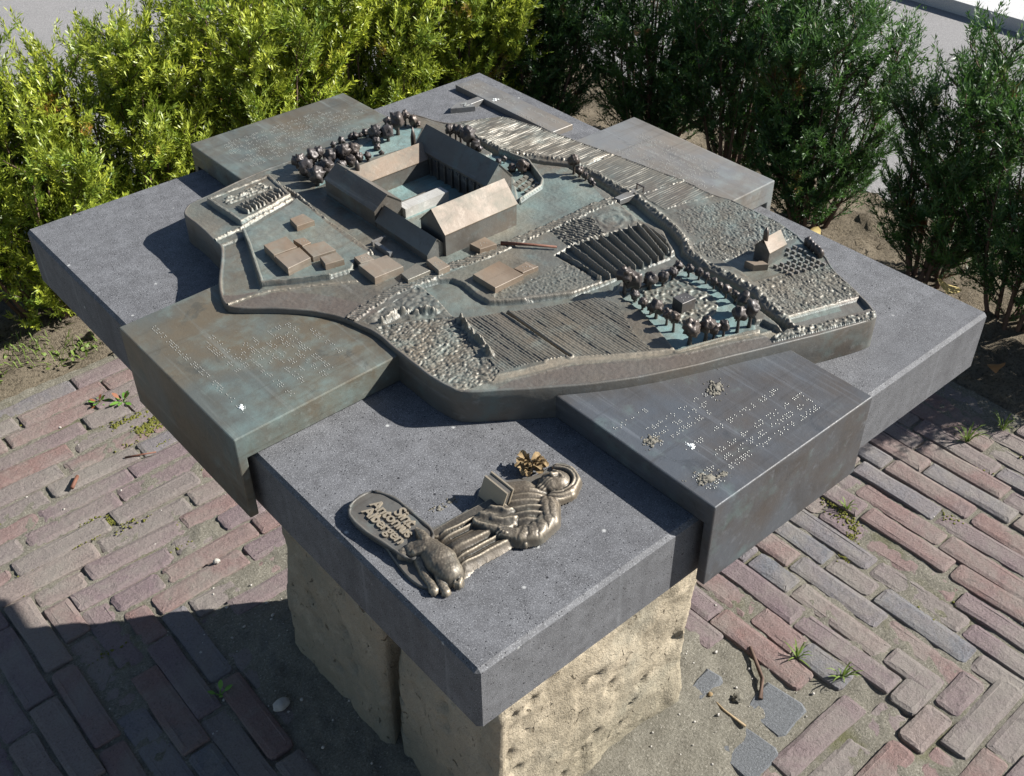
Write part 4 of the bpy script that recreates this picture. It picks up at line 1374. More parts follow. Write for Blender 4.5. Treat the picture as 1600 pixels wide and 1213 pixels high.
# ---- miniature trees: trunk with a knobbly crown
crowns = []
for k in range(9):
    v, f = lumpy((0, 0, 0), (1, 1, 1.0), k + 3, 3, 0.52, 3.0)
    me = npmesh('crown', v, f, True)
    me.materials.append(MAT['bronze_tree'])
    crowns.append(me)
tv, tf = tube([(0, 0, -0.2), (0.05, 0, 0.3), (0, 0.03, 0.7), (0, 0, 1.0)], [0.36, 0.27, 0.25, 0.3], 6)
trunk_me = npmesh('miniature_tree', tv, tf, True)
trunk_me.materials.append(MAT['bronze_tree'])
og = np.array(ORIG[model.name])
rt = random.Random(3)
for key in ('trees_garden', 'trees_back', 'trees_church', 'trees_gate'):
    for (x, y, h, r) in D[key]:
        z = min(ground_z(x, y), 0.0525)
        loc = np.array(W(x, y, z)) - og
        hh = max(h, r * 0.75)
        t = link('miniature_tree', trunk_me, None, model, tuple(loc))
        sr, sh = r * S * 1.10, hh * S
        t.scale = (sr, sr, sh)
        c = link('crown', rt.choice(crowns), None, t, (0, 0, 1.0))
        c.rotation_euler = (0, 0, rt.uniform(0, 6.28))
        c.scale = (1.0, 1.0, 1.12 * sr / sh)

# ================================================================== north plate
plate = empty('direction_plate', W(0.9, 1.02, 0), 'flat bronze direction plate with a north arrow at the rear slab corner', 'bronze plate')
v, f = prism([(0.9005, 1.1665), (0.9545, 1.1635), (0.9555, 0.8690), (0.9020, 0.8695)], 0.0003, 0.0115, 0.0008)
part('title_bar', v, f, 'bronze_plate', plate)
v, f = prism([(0.9003, 1.0925), (0.9003, 1.0745), (0.8672, 1.0735), (0.8662, 1.0600), (0.8225, 1.0845), (0.8480, 1.0985), (0.8672, 1.0920)], 0.0003, 0.0112, 0.0008)
part('arrow', v, f, 'bronze_plate', plate)
cells = []
for xx in (0.941, 0.926, 0.912):
    for a, b in ((1.15, 1.09), (1.06, 1.0), (0.98, 0.885)):
        if rr.random() < 0.8:
            cells += words((xx, a), (xx, b), int(xx * 1000 + a * 100))
dv, df = dots(cells, lambda a, b: 0.0115, 0.0011, 0.0009)
tag(part('braille_dots', dv, df, 'dot', plate), kind='stuff')


def text_part(txt, size, loc, rz, ext, m, parent, name='lettering', bold=0.0):
    cu = bpy.data.curves.new('lettering', 'FONT')
    cu.body = txt
    cu.size = size * S
    cu.extrude = ext * S
    cu.offset = bold * S
    cu.resolution_u = 4
    to = bpy.data.objects.new('lettering_source', cu)
    COL.objects.link(to)
    bpy.context.view_layer.update()
    dg = bpy.context.evaluated_depsgraph_get()
    me = bpy.data.meshes.new_from_object(to.evaluated_get(dg))
    bpy.data.objects.remove(to)
    o = link(name, me, m, parent)
    me.materials.clear()
    me.materials.append(MAT[m])
    o.location = tuple(np.array(W(*loc)) - root_origin(parent))
    o.rotation_euler = (0, 0, rz)
    return o


text_part('N', 0.018, (0.8490, 1.0850, 0.0118), -math.pi / 2, 0.0006, 'dot', plate, 'letter', 0.0006)

# ================================================================== bronze relief: saint with pig and name tablet
relief = empty('bronze_relief', W(0.15, 0.15, 0.0), 'bronze relief of a robed saint with pig and name tablet on the front slab corner', 'bronze relief')
v, f = prism(smooth_loop(ccw(D['fig_base']), 2), 0.0004, 0.0045, 0.0012)
part('backing', v, f, 'bronze_wall', relief)
# name tablet with raised rim
pl = smooth_loop(ccw(D['plaque']), 2)
v, f = prism(pl, 0.002, 0.0105, 0.001)
tab = part('name_tablet', v, f, 'bronze_wall', relief)
rimv, rimf = tube([(x, y, 0.0108) for x, y in pl + pl[:1]], [0.0021 + 0.0005 * math.sin(i * 1.3) for i in range(len(pl) + 1)], 6, False)
part('rim', rimv, rimf, 'bronze_wall', tab, True)
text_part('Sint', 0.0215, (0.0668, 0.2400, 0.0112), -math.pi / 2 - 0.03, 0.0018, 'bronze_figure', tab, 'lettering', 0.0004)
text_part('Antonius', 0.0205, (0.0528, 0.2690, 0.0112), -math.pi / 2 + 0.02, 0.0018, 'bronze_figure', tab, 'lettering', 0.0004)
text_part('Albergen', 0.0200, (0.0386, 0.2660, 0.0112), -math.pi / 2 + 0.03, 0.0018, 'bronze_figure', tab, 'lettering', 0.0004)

g = 0.00085
xs2 = np.arange(0.045, 0.300, g)
ys2 = np.arange(0.080, 0.215, g)
X2, Y2 = np.meshgrid(xs2, ys2)
ZF = np.zeros(X2.shape)


def smax(a, b, k=0.003):
    h = np.clip(0.5 + 0.5 * (a - b) / k, 0, 1)
    return b + (a - b) * h + k * h * (1 - h)


def capsule(pts, X=X2, Y=Y2):
    """height of a chain of round limbs (x, y, z, r)"""
    z = np.full(X.shape, -0.05)
    for (x0, y0, z0, r0), (x1, y1, z1, r1) in zip(pts[:-1], pts[1:]):
        dx, dy = x1 - x0, y1 - y0
        t = np.clip(((X - x0) * dx + (Y - y0) * dy) / (dx * dx + dy * dy + 1e-12), 0, 1)
        d = np.hypot(X - x0 - t * dx, Y - y0 - t * dy)
        r = r0 + (r1 - r0) * t
        z = np.maximum(z, np.where(d < r, z0 + (z1 - z0) * t + np.sqrt(np.maximum(r * r - d * d, 0)), -0.05))
    return z


def dome(poly, h, w, X=X2, Y=Y2):
    poly = smooth_loop(ccw(poly), 1)
    m = pip(poly, X, Y)
    d = np.minimum(dseg(poly, X, Y, True) / w, 1)
    return np.where(m, h * np.sqrt(np.maximum(1 - (1 - d) ** 2, 0)), -0.05)


# skirt with long folds that fan out towards the hem
SK = [(.083, .186), (.12, .184), (.1666, .178), (.190, .160), (.1800, .1309), (.1500, .1084), (.135, .1040), (.0901, .1083), (.071, .103), (.064, .1062), (.0753, .138)]
wob = fbm(X2 * 45, Y2 * 70, 3)
sk = dome(SK, 0.0185, 0.024)
fan = (Y2 - 0.135) / (0.030 + 0.20 * np.clip(0.175 - X2, 0, 1))
lw = vnoise(X2 * 28, Y2 * 40)
ph = (fan + 0.10 * np.sin(fan * 7.0 + 1.0)) * 17.0 + 34 * (X2 - 0.06) + 2.6 * lw
fold = (0.5 + 0.5 * np.cos(ph)) ** 1.35 * (0.55 + 1.0 * np.clip(vnoise(fan * 3.1, X2 * 9) + 0.35, 0, 1)) + 0.22 * (0.5 + 0.5 * np.cos(ph * 2.0 + 0.9 + 3 * lw)) ** 2
sk = sk + np.where(sk > 0, (0.0088 * fold - 0.0040) * np.clip(sk / 0.014, 0, 1) ** 1.5 * np.clip((0.20 - X2) / 0.05, 0.3, 1), 0)
ZF = smax(ZF, sk)
# torso and cowl
to = dome(D['torso'], 0.026, 0.034)
ph = ((Y2 - 0.14) * 0.85 + (X2 - 0.19) * 0.7) * 520 + 3.0 * lw + 1.5 * wob
fold = (0.5 + 0.5 * np.cos(ph)) ** 1.3
to = to + np.where(to > 0, (0.0066 * fold - 0.002) * np.clip((to - 0.006) / 0.014, 0, 1) * (0.7 + 1.2 * vnoise(X2 * 40, Y2 * 40)), 0)
ZF = smax(ZF, to, 0.004)
# apron of swung folds below the hand
am = dome(D['apron'], 0.0055, 0.006)
rad = np.hypot((X2 - 0.190) * 0.9, Y2 - 0.171) * 420 + 4.5 * wob
ap = np.where(am > 0, am + 0.0185 + 0.0062 * (0.5 + 0.5 * np.cos(rad * 1.05)) ** 1.3 * np.clip(am / 0.004, 0, 1), -0.05)
ZF = smax(ZF, ap, 0.002)
# arm, cuffs and hand
arm = capsule([(0.216, 0.128, 0.012, 0.0145), (0.200, 0.109, 0.0125, 0.0132), (0.174, 0.104, 0.0135, 0.0125), (0.157, 0.112, 0.016, 0.0105)])
arm = np.where(arm > 0.012, arm + 0.0024 * np.abs(np.sin((X2 * 0.9 - Y2 * 0.7) * 260 + 5 * wob)) ** 0.8 * np.clip((arm - 0.012) / 0.01, 0, 1), arm)
ZF = smax(ZF, arm, 0.0025)
for cxp, cyp in ((0.1590, 0.1085), (0.1745, 0.1035)):
    ZF = smax(ZF, capsule([(cxp - 0.003, cyp - 0.008, 0.0120, 0.0032), (cxp + 0.001, cyp, 0.0240, 0.0034), (cxp + 0.005, cyp + 0.009, 0.0220, 0.0032)]), 0.0015)
ZF = smax(ZF, capsule([(0.154, 0.115, 0.0200, 0.0082), (0.145, 0.124, 0.0220, 0.0080)]), 0.002)
for k, (fx, fy, L) in enumerate(((0.1405, 0.1215, .9), (0.1375, 0.1250, 1.0), (0.1370, 0.1288, 1.0), (0.1390, 0.1322, .85))):
    ZF = smax(ZF, capsule([(0.1470, 0.1195 + 0.0033 * k, 0.0265, 0.0021), ((0.1470 + fx) / 2, fy - 0.0010, 0.0285, 0.0021), (fx, fy, 0.0245, 0.0018)]), 0.0006)
ZF = smax(ZF, capsule([(0.1510, 0.1270, 0.0250, 0.0027), (0.1470, 0.1345, 0.0255, 0.0022)]), 0.0008)
# second arm under the book
ZF = smax(ZF, capsule([(0.214, 0.168, 0.012, 0.0135), (0.198, 0.182, 0.011, 0.0125), (0.178, 0.185, 0.010, 0.0105)]), 0.003)
# staff along the robe
ZF = smax(ZF, np.minimum(capsule([(0.088, 0.1825, 0.008, 0.0068), (0.125, 0.1785, 0.012, 0.0078), (0.166, 0.1735, 0.016, 0.0080)]), 0.0115 + 0.11 * np.clip(X2 - 0.085, 0, 1)), 0.001)
# hood, head, face and beard
hood = capsule([(0.232, 0.1335, 0.009, 0.010), (0.252, 0.1300, 0.010, 0.0105), (0.271, 0.1400, 0.011, 0.0095), (0.2775, 0.1560, 0.011, 0.0085), (0.2720, 0.1720, 0.009, 0.0065)])
hood = np.where(hood > 0.009, hood + 0.0026 * np.abs(np.sin(np.hypot(X2 - 0.252, Y2 - 0.156) * 460 + 3 * wob)) ** 0.8 * np.clip((hood - 0.009) / 0.006, 0, 1), hood)
ZF = smax(ZF, hood, 0.002)
ZF = smax(ZF, capsule([(0.2545, 0.1530, 0.0125, 0.0165), (0.2470, 0.1555, 0.0120, 0.0160)]), 0.002)
beard = capsule([(0.2430, 0.1560, 0.017, 0.0105), (0.2330, 0.1560, 0.013, 0.0080), (0.2270, 0.1545, 0.012, 0.0045)])
beard = np.where(beard > 0, beard + 0.0012 * np.sin(Y2 * 1500 + 60 * X2 + 9 * wob), beard)
ZF = smax(ZF, beard, 0.002)
ZF = smax(ZF, capsule([(0.2580, 0.1560, 0.0275, 0.0022), (0.2505, 0.1580, 0.0310, 0.0036)]), 0.0010)     # nose
ZF = smax(ZF, capsule([(0.2590, 0.1490, 0.0265, 0.0020), (0.2600, 0.1545, 0.0275, 0.0018)]), 0.001)      # brows
ZF = smax(ZF, capsule([(0.2600, 0.1585, 0.0270, 0.0018), (0.2585, 0.1640, 0.0245, 0.0020)]), 0.001)
ZF = smax(ZF, capsule([(0.2455, 0.1535, 0.0268, 0.0016), (0.2455, 0.1600, 0.0262, 0.0016)]), 0.001)      # lips
for ex, ey in ((0.2555, 0.1515), (0.2550, 0.1615)):
    dd = np.hypot(X2 - ex, Y2 - ey)
    ZF -= 0.0042 * np.exp(-(dd / 0.0028) ** 2)
    ZF += 0.0018 * np.exp(-(dd / 0.0012) ** 2)
ZF += np.where(ZF > 0.004, 0.0006 * vnoise(X2 * 700, Y2 * 700), 0)
dh = np.hypot((X2 - 0.2525) / 0.0205, (Y2 - 0.1545) / 0.0195)
ZF -= np.where(X2 > 0.238, 0.0050 * np.exp(-((dh - 1) / 0.10) ** 2), 0)
ZF = np.maximum(ZF, 0)
ZF = ZF * 0.66


def talus(Zz, k, it):
    for _ in range(it):
        Q = np.pad(Zz, 1, mode='constant')
        Zz = np.maximum(Zz, np.maximum.reduce([Q[:-2, 1:-1], Q[2:, 1:-1], Q[1:-1, :-2], Q[1:-1, 2:]]) - k)
        Zz = np.maximum(Zz, np.maximum.reduce([Q[:-2, :-2], Q[2:, 2:], Q[2:, :-2], Q[:-2, 2:]]) - k * 1.41)
    return Zz


ZT2 = talus(ZF, 0.0028, 6)
for _ in range(7):
    Q = np.pad(ZT2, 1, mode='edge')
    ZT2 = (Q[:-2, 1:-1] + Q[2:, 1:-1] + Q[1:-1, :-2] + Q[1:-1, 2:] + Q[:-2, :-2] + Q[2:, 2:] + Q[2:, :-2] + Q[:-2, 2:] + ZT2) / 9
ZF = np.maximum(ZF, np.where(ZF > 0.009, 0, ZT2))
P_ = np.pad(ZF, 1, mode='edge')
ZF = 0.7 * ZF + 0.075 * (P_[:-2, 1:-1] + P_[2:, 1:-1] + P_[1:-1, :-2] + P_[1:-1, 2:])
body = ZF > 0.0046
kb = body[:-1, :-1] | body[:-1, 1:] | body[1:, 1:] | body[1:, :-1]
v, f, _ = compact(np.stack([X2, Y2, np.maximum(ZF, 0.0010)], -1).reshape(-1, 3), grid_faces(*X2.shape, kb))
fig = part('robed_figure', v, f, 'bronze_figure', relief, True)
# open book held upright against the chest

def leaning(y0, y1, xb, xt, th, z0, z1):
    return [(xb, y0, z0), (xb + th, y0, z0), (xb + th, y1, z0), (xb, y1, z0), (xt, y0, z1), (xt + th, y0, z1), (xt + th, y1, z1), (xt, y1, z1)], \
           [(0, 3, 2, 1), (4, 5, 6, 7), (0, 1, 5, 4), (1, 2, 6, 5), (2, 3, 7, 6), (3, 0, 4, 7)]


book = part('book', *leaning(0.1575, 0.1995, 0.1660, 0.1770, 0.0022, 0.006, 0.0325), 'bronze_figure', relief)
part('pages', *leaning(0.1590, 0.1985, 0.1684, 0.1794, 0.0070, 0.006, 0.0315), 'bronze_wall', book)
part('cover', *leaning(0.1575, 0.1995, 0.1756, 0.1866, 0.0022, 0.006, 0.0335), 'bronze_figure', book)

# pig lying against the hem
xs3 = np.arange(0.018, 0.100, g)
ys3 = np.arange(0.090, 0.212, g)
X3, Y3 = np.meshgrid(xs3, ys3)
ZP = np.zeros(X3.shape)


def pc(pts):
    return capsule(pts, X3, Y3)


ZP = smax(ZP, pc([(0.0640, 0.1640, 0.010, 0.0160), (0.0630, 0.1420, 0.011, 0.0195), (0.0610, 0.1240, 0.010, 0.0160)]), 0.003)
ZP = smax(ZP, pc([(0.0620, 0.1690, 0.012, 0.0150), (0.0500, 0.1765, 0.010, 0.0115), (0.0410, 0.1800, 0.008, 0.0080)]), 0.003)     # head and snout
ZP = smax(ZP, pc([(0.0395, 0.1810, 0.0100, 0.0068), (0.0380, 0.1815, 0.0100, 0.0066)]), 0.0006)
ZP = smax(ZP, pc([(0.0660, 0.1740, 0.020, 0.0075), (0.0690, 0.1860, 0.019, 0.0055), (0.0712, 0.1990, 0.016, 0.0018)]), 0.0012)    # ear
ZP = smax(ZP, pc([(0.0560, 0.1640, 0.020, 0.0062), (0.0470, 0.1690, 0.017, 0.0045), (0.0410, 0.1740, 0.013, 0.0020)]), 0.0012)
ZP = smax(ZP, pc([(0.0480, 0.1590, 0.008, 0.0085), (0.0400, 0.1430, 0.007, 0.0060), (0.0360, 0.1240, 0.006, 0.0050), (0.0335, 0.1165, 0.005, 0.0060)]), 0.0015)
ZP = smax(ZP, pc([(0.0520, 0.1260, 0.008, 0.0100), (0.0440, 0.1160, 0.006, 0.0060), (0.0420, 0.1060, 0.005, 0.0055)]), 0.0015)
ZP = smax(ZP, pc([(0.0640, 0.1070, 0.010, 0.0030), (0.0590, 0.1030, 0.010, 0.0028), (0.0560, 0.1065, 0.010, 0.0022)]), 0.0008)    # tail
ZP += np.where(ZP > 0.004, 0.0005 * vnoise(X3 * 600, Y3 * 600) + 0.0012 * fbm(X3 * 120, Y3 * 120, 2), 0)
ZP = talus(ZP * 0.85, 0.003, 5)
pb = ZP > 0.0046
kb = pb[:-1, :-1] | pb[:-1, 1:] | pb[1:, 1:] | pb[1:, :-1]
v, f, _ = compact(np.stack([X3, Y3, np.maximum(ZP, 0.0010)], -1).reshape(-1, 3), grid_faces(*X3.shape, kb))
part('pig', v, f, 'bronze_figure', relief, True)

# ================================================================== yew hedge


def needles(P, Dr, nper, ln, wd, tint, rg):
    """P,Dr (m,3): shoot points and directions -> quads of needles round each"""
    m = len(P)
    ref = np.where(np.abs(Dr[:, 2:3]) > 0.9, np.array([[1.0, 0, 0]]), np.array([[0, 0, 1.0]]))
    A = np.cross(Dr, ref)
    A /= np.linalg.norm(A, axis=1, keepdims=True)
    B = np.cross(Dr, A)
    P, Dr, A, B, tint = (np.repeat(q, nper, axis=0) for q in (P, Dr, A, B, tint))
    th = rg.uniform(0, 2 * np.pi, (len(P), 1))
    sp = rg.uniform(0.45, 1.05, (len(P), 1))
    d = (A * np.cos(th) + B * np.sin(th)) * np.sin(sp) + Dr * np.cos(sp)
    d[:, 2] += 0.12
    d /= np.linalg.norm(d, axis=1, keepdims=True)
    side = np.cross(d, Dr)
    side /= np.linalg.norm(side, axis=1, keepdims=True) + 1e-9
    L = ln * rg.uniform(0.65, 1.15, (len(P), 1))
    base = P + rg.normal(0, 0.0018, P.shape)
    w = wd * rg.uniform(0.8, 1.2, (len(P), 1))
    v = np.stack([base - side * w * 0.35, base + d * L * 0.55 - side * w * 0.55, base + d * L, base + d * L * 0.55 + side * w * 0.55], 1).reshape(-1, 3)
    f = np.arange(len(v)).reshape(-1, 4)
    tv = np.repeat(np.clip(tint + rg.normal(0, 0.12, tint.shape), 0, 1), 4)
    return v, f, tv


def yew(x, y, h, spread, nst, light, label, seed, lean=(0, 0), dens=1.0):
    rg = np.random.default_rng(seed)
    root = empty('yew_shrub', (x, y, 0), label, 'shrub', 'yew hedge round the brick square')
    tubes, PP, DD, TT = [], [], [], []
    lo = 0.10 if light else 0.13

    def bez(b0, c, e, t):
        return (1 - t) ** 2 * b0 + 2 * t * (1 - t) * c + t ** 2 * e

    def shoot(p, d, L, tint, thick=False):
        npt = max(4, int(L / 0.0078))
        st = np.linspace(0.05, 1, npt)[:, None]
        cur = p + d * L * st + np.array([0, 0, 0.28]) * L * st ** 2
        dr = d + np.array([0, 0, 0.56]) * st
        dr = dr / np.linalg.norm(dr, axis=1, keepdims=True)
        PP.append(cur)
        DD.append(dr)
        TT.append(np.clip(tint + 0.35 * (st[:, 0] - 0.5), 0, 1))
        return cur

    for k in range(nst):
        a = 2 * np.pi * (k + rg.uniform(-0.4, 0.4)) * 0.382
        sp = spread * math.sqrt((k + 0.5) / nst)
        hh = h * rg.uniform(0.80, 1.03) * (1 - 0.30 * (sp / spread) ** 2)
        tip = np.array([math.cos(a) * sp + lean[0], math.sin(a) * sp + lean[1], hh])
        b0 = np.array([math.cos(a) * 0.03, math.sin(a) * 0.03, -0.03])
        ctrl = np.array([tip[0] * 0.7 + rg.normal(0, 0.02), tip[1] * 0.7 + rg.normal(0, 0.02), hh * 0.35])
        cur = np.array([bez(b0, ctrl, tip, t) for t in np.linspace(0, 1, 9)])
        tubes.append(tube([tuple(p) for p in cur], [0.0080 * (1 - 0.85 * t) * (0.6 + 0.5 * h) for t in np.linspace(0, 1, 9)], 5, False))
        nl = int(23 * dens * (0.45 + 0.7 * h))
        for j in range(nl):
            t = lo + (0.985 - lo) * ((j + rg.uniform(0, 1)) / nl) ** 0.85
            p = bez(b0, ctrl, tip, t)
            ax = 2 * (1 - t) * (ctrl - b0) + 2 * t * (tip - ctrl)
            ax /= np.linalg.norm(ax)
            if mnoise.noise(Vector((p[0] + x, p[1] + y, p[2])) * 7.5) < (-0.16 if light else -0.24) and t < 0.93:
                continue
            ra = a + rg.normal(0, 1.25) if rg.random() < 0.75 else rg.uniform(0, 6.28)
            d = np.array([math.cos(ra), math.sin(ra), rg.uniform(0.15, 0.75)]) + ax * 0.35
            d /= np.linalg.norm(d)
            L = rg.uniform(0.09, 0.19) * (1.15 - 0.55 * t)
            tone = np.clip(rg.normal(0.40, 0.17) + 0.15 * (t - 0.5), 0.02, 1)
            c2 = shoot(p, d, L, tone)
            tubes.append(tube([tuple(p), tuple(c2[len(c2) // 2]), tuple(c2[-1])], [0.0024, 0.0017, 0.0008], 3, False))
            for q in range(rg.integers(4, 7)):
                u = rg.uniform(0.25, 0.95)
                p2 = p + d * L * u + np.array([0, 0, 0.28]) * L * u ** 2
                d2 = d * 0.75 + rg.normal(0, 0.55, 3) + np.array([0, 0, 0.2])
                d2 /= np.linalg.norm(d2)
                shoot(p2, d2, rg.uniform(0.035, 0.075), np.clip(tone + rg.normal(0.08, 0.12), 0, 1))
        e = (tip - ctrl) / np.linalg.norm(tip - ctrl)
        shoot(tip - e * 0.09, e, 0.11, 0.7)
        for q in range(4):
            d2 = e + rg.normal(0, 0.35, 3)
            d2 /= np.linalg.norm(d2)
            shoot(tip - e * rg.uniform(0.02, 0.10), d2, rg.uniform(0.04, 0.07), 0.65)
    v, f = merge(tubes)
    link('branches', npmesh('branches', v, f, True), 'bark', root)
    P, Dr, T = np.concatenate(PP), np.concatenate(DD), np.concatenate(TT)
    keepz = P[:, 2] > 0.03
    v, f, t = needles(P[keepz], Dr[keepz], 5, 0.0185 if light else 0.0180, 0.0034 if light else 0.0028, T[keepz], rg)
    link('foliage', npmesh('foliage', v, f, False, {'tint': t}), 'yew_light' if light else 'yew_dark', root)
    return root


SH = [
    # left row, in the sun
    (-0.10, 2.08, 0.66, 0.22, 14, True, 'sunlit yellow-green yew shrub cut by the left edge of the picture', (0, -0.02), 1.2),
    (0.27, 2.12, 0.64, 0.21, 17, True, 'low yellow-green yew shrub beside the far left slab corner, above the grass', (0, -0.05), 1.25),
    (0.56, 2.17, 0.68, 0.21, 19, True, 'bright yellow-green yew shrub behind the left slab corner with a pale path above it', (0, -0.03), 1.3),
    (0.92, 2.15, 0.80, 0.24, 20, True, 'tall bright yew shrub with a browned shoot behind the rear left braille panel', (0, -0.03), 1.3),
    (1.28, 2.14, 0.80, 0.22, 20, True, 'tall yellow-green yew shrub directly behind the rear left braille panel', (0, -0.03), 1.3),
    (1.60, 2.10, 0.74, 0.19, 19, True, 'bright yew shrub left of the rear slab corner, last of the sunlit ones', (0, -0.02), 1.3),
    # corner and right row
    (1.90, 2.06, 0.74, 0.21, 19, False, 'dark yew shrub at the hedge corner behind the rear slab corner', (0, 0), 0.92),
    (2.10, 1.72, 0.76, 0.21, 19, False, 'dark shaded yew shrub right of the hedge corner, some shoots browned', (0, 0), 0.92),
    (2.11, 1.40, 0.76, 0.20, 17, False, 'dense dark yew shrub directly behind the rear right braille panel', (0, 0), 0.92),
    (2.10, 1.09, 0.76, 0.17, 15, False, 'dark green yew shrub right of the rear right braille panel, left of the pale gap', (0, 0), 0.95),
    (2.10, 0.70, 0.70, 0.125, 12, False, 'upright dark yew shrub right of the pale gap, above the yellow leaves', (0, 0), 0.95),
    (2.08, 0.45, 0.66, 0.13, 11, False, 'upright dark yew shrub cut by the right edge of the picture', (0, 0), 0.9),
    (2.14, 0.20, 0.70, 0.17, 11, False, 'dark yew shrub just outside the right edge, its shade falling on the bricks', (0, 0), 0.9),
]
for i, (x, y, h, sp, ns, lt, lab, ln, de) in enumerate(SH):
    yew(x, y, h, sp, ns, lt, lab, 100 + i, ln, de)

# ================================================================== small things on the ground and table


def thing(name, v, f, m, loc, label, cat, group=None, smooth=True, rz=0.0):
    o = link(name, npmesh(name, v, f, smooth), m, None, loc)
    o.rotation_euler = (0, 0, rz)
    return tag(o, label, cat, group)


def gz(x, y):
    return float(sand_z(np.array([x]), np.array([y]))[0])


# sticks
def stick(pts, r, m, label, z, name='stick'):
    c = pts[0]
    v, f = tube([(p[0] - c[0], p[1] - c[1], p[2] if len(p) > 2 else 0) for p in pts], r, 7)
    return thing(name, v, f, m, (c[0], c[1], z), label, 'stick')


stick([(0.812, 0.235), (0.788, 0.200, 0.004), (0.772, 0.175, 0.003), (0.738, 0.150)], [0.0028, 0.0038, 0.0037, 0.0042], 'bark', 'bent brown stick on the sand right of the pedestal', 0.004)
sv, sf = tube([(0, 0, 0), (-0.004, -0.03, 0.002), (0.0, -0.075, 0.0)], [0.0022, 0.0020, 0.0026], 6)
st = thing('flower_stalk', sv, sf, 'twig', (0.672, 0.205, 0.008), 'thin fallen stalk with a pale bud beside the pedestal', 'stalk')
bv, bf = lumpy((0.001, 0.006, 0.004), (0.005, 0.0045, 0.004), 4, 2, 0.3)
link('bud', npmesh('bud', bv, bf, True), 'dry', st)
stick([(0.07, 1.485), (0.045, 1.455, 0.002)], [0.0040, 0.0045], 'twig_red', 'short reddish stick lying on the bricks at far left', 0.008)
stick([(0.175, 1.475), (0.235, 1.445, 0.001)], [0.0022, 0.0016], 'twig_red', 'thin dark twig across the bricks left of the braille panel', 0.006)
tp = D['twig_model']
v, f = tube([(0, 0, 0), (S * 0.028, S * -0.034, 0.0012), (S * (tp[1][0] - tp[0][0]), S * (tp[1][1] - tp[0][1]), 0)], [0.0026, 0.0019, 0.0016], 6)
thing('twig', v, f, 'twig_red', tuple(W(tp[0][0], tp[0][1], 0.0565)), 'thin reddish twig lying on the bronze model in front of the abbey', 'twig')

# grass tufts and weeds in the joints


def tuft(x, y, n, L, label, seed, m='grass', spread=1.1):
    r = random.Random(seed)
    V, F = [], []
    for k in range(n):
        a = r.uniform(0, 6.283)
        l = L * r.uniform(0.5, 1.1)
        lean = r.uniform(0.3, spread)
        o = len(V)
        d = Vector((math.cos(a), math.sin(a), 0))
        s = Vector((-d.y, d.x, 0)) * 0.0016
        b = d * r.uniform(0, 0.006)
        for t, w in ((0, 1), (0.4, 1.0), (0.75, 0.7), (1, 0.08)):
            p = b + d * (l * t * math.sin(lean) * (0.6 + 0.4 * t)) + Vector((0, 0, l * (math.sin(t * 1.9) * math.cos(lean) + 0.02)))
            V += [tuple(p - s * w), tuple(p + s * w)]
        for q in range(3):
            F.append((o + 2 * q, o + 2 * q + 1, o + 2 * q + 3, o + 2 * q + 2))
    return thing('grass_tuft', V, F, m, (x, y, 0.0), label, 'grass tuft', 'grass tufts in the brick joints')


tuft(0.860, 0.165, 13, 0.036, 'sprawling grass tuft in the joints right of the bent stick', 1, spread=1.4)
tuft(0.885, 0.085, 12, 0.038, 'grass tuft where the brick courses change direction at right', 2, spread=1.35)
tuft(1.245, 0.335, 12, 0.032, 'pale grass tuft in the bricks below the right braille panel edge', 3)
tuft(1.62, 0.285, 18, 0.055, 'long grass tuft in dappled shade near the right edge', 4)
tuft(1.72, 0.255, 14, 0.045, 'grass tuft by the soil at the right edge', 5)


def weed(x, y, n, L, label, seed, m, red=0):
    r = random.Random(seed)
    root = empty('weed', (x, y, 0.0), label, 'weed')
    V, F = [], []
    RVv, RFf = [], []
    for k in range(n):
        a = k * 2.4 + r.uniform(-0.3, 0.3)
        el = r.uniform(0.15, 1.0)
        l = L * r.uniform(0.7, 1.15)
        d = Vector((math.cos(a) * math.cos(el), math.sin(a) * math.cos(el), math.sin(el)))
        s = d.cross(Vector((0, 0, 1))).normalized()
        u = s.cross(d)
        tgt = (RVv, RFf) if k < red else (V, F)
        o = len(tgt[0])
        b = d * l * 0.5
        for t, w in ((0, 0.06), (0.25, 0.42), (0.5, 0.55), (0.75, 0.4), (1.0, 0.05)):
            p = b + d * l * t - Vector((0, 0, 0.25 * l * t * t))
            tgt[0].extend([tuple(p - s * l * 0.4 * w), tuple(p - u * l * 0.06 * w), tuple(p + s * l * 0.4 * w)])
        for q in range(4):
            for c in range(2):
                tgt[1].append((o + 3 * q + c, o + 3 * q + c + 1, o + 3 * q + c + 4, o + 3 * q + c + 3))
        tv_, tf_ = tube([(0, 0, 0), tuple(d * l * 0.5)], [0.0012, 0.001], 4, False)
        o = len(tgt[0])
        tgt[0].extend(tv_)
        tgt[1].extend(tuple(i + o for i in q) for q in tf_)
    link('leaves', npmesh('leaves', V, F, True), m, root)
    if red:
        link('red_leaves', npmesh('red_leaves', RVv, RFf, True), 'weed_red', root)


weed(0.215, 1.70, 14, 0.019, 'small reddish green weed in the bricks at upper left', 1, 'weed', 5)
weed(0.260, 1.665, 10, 0.025, 'light green leafy weed beside the moss, left of the braille panel', 2, 'weed', 2)
weed(0.025, 0.785, 4, 0.024, 'tiny two-leaved seedling in the shaded bricks at lower left', 3, 'weed')

# moss cushions along a few joints
MV, MF = [], []
rm = random.Random(9)


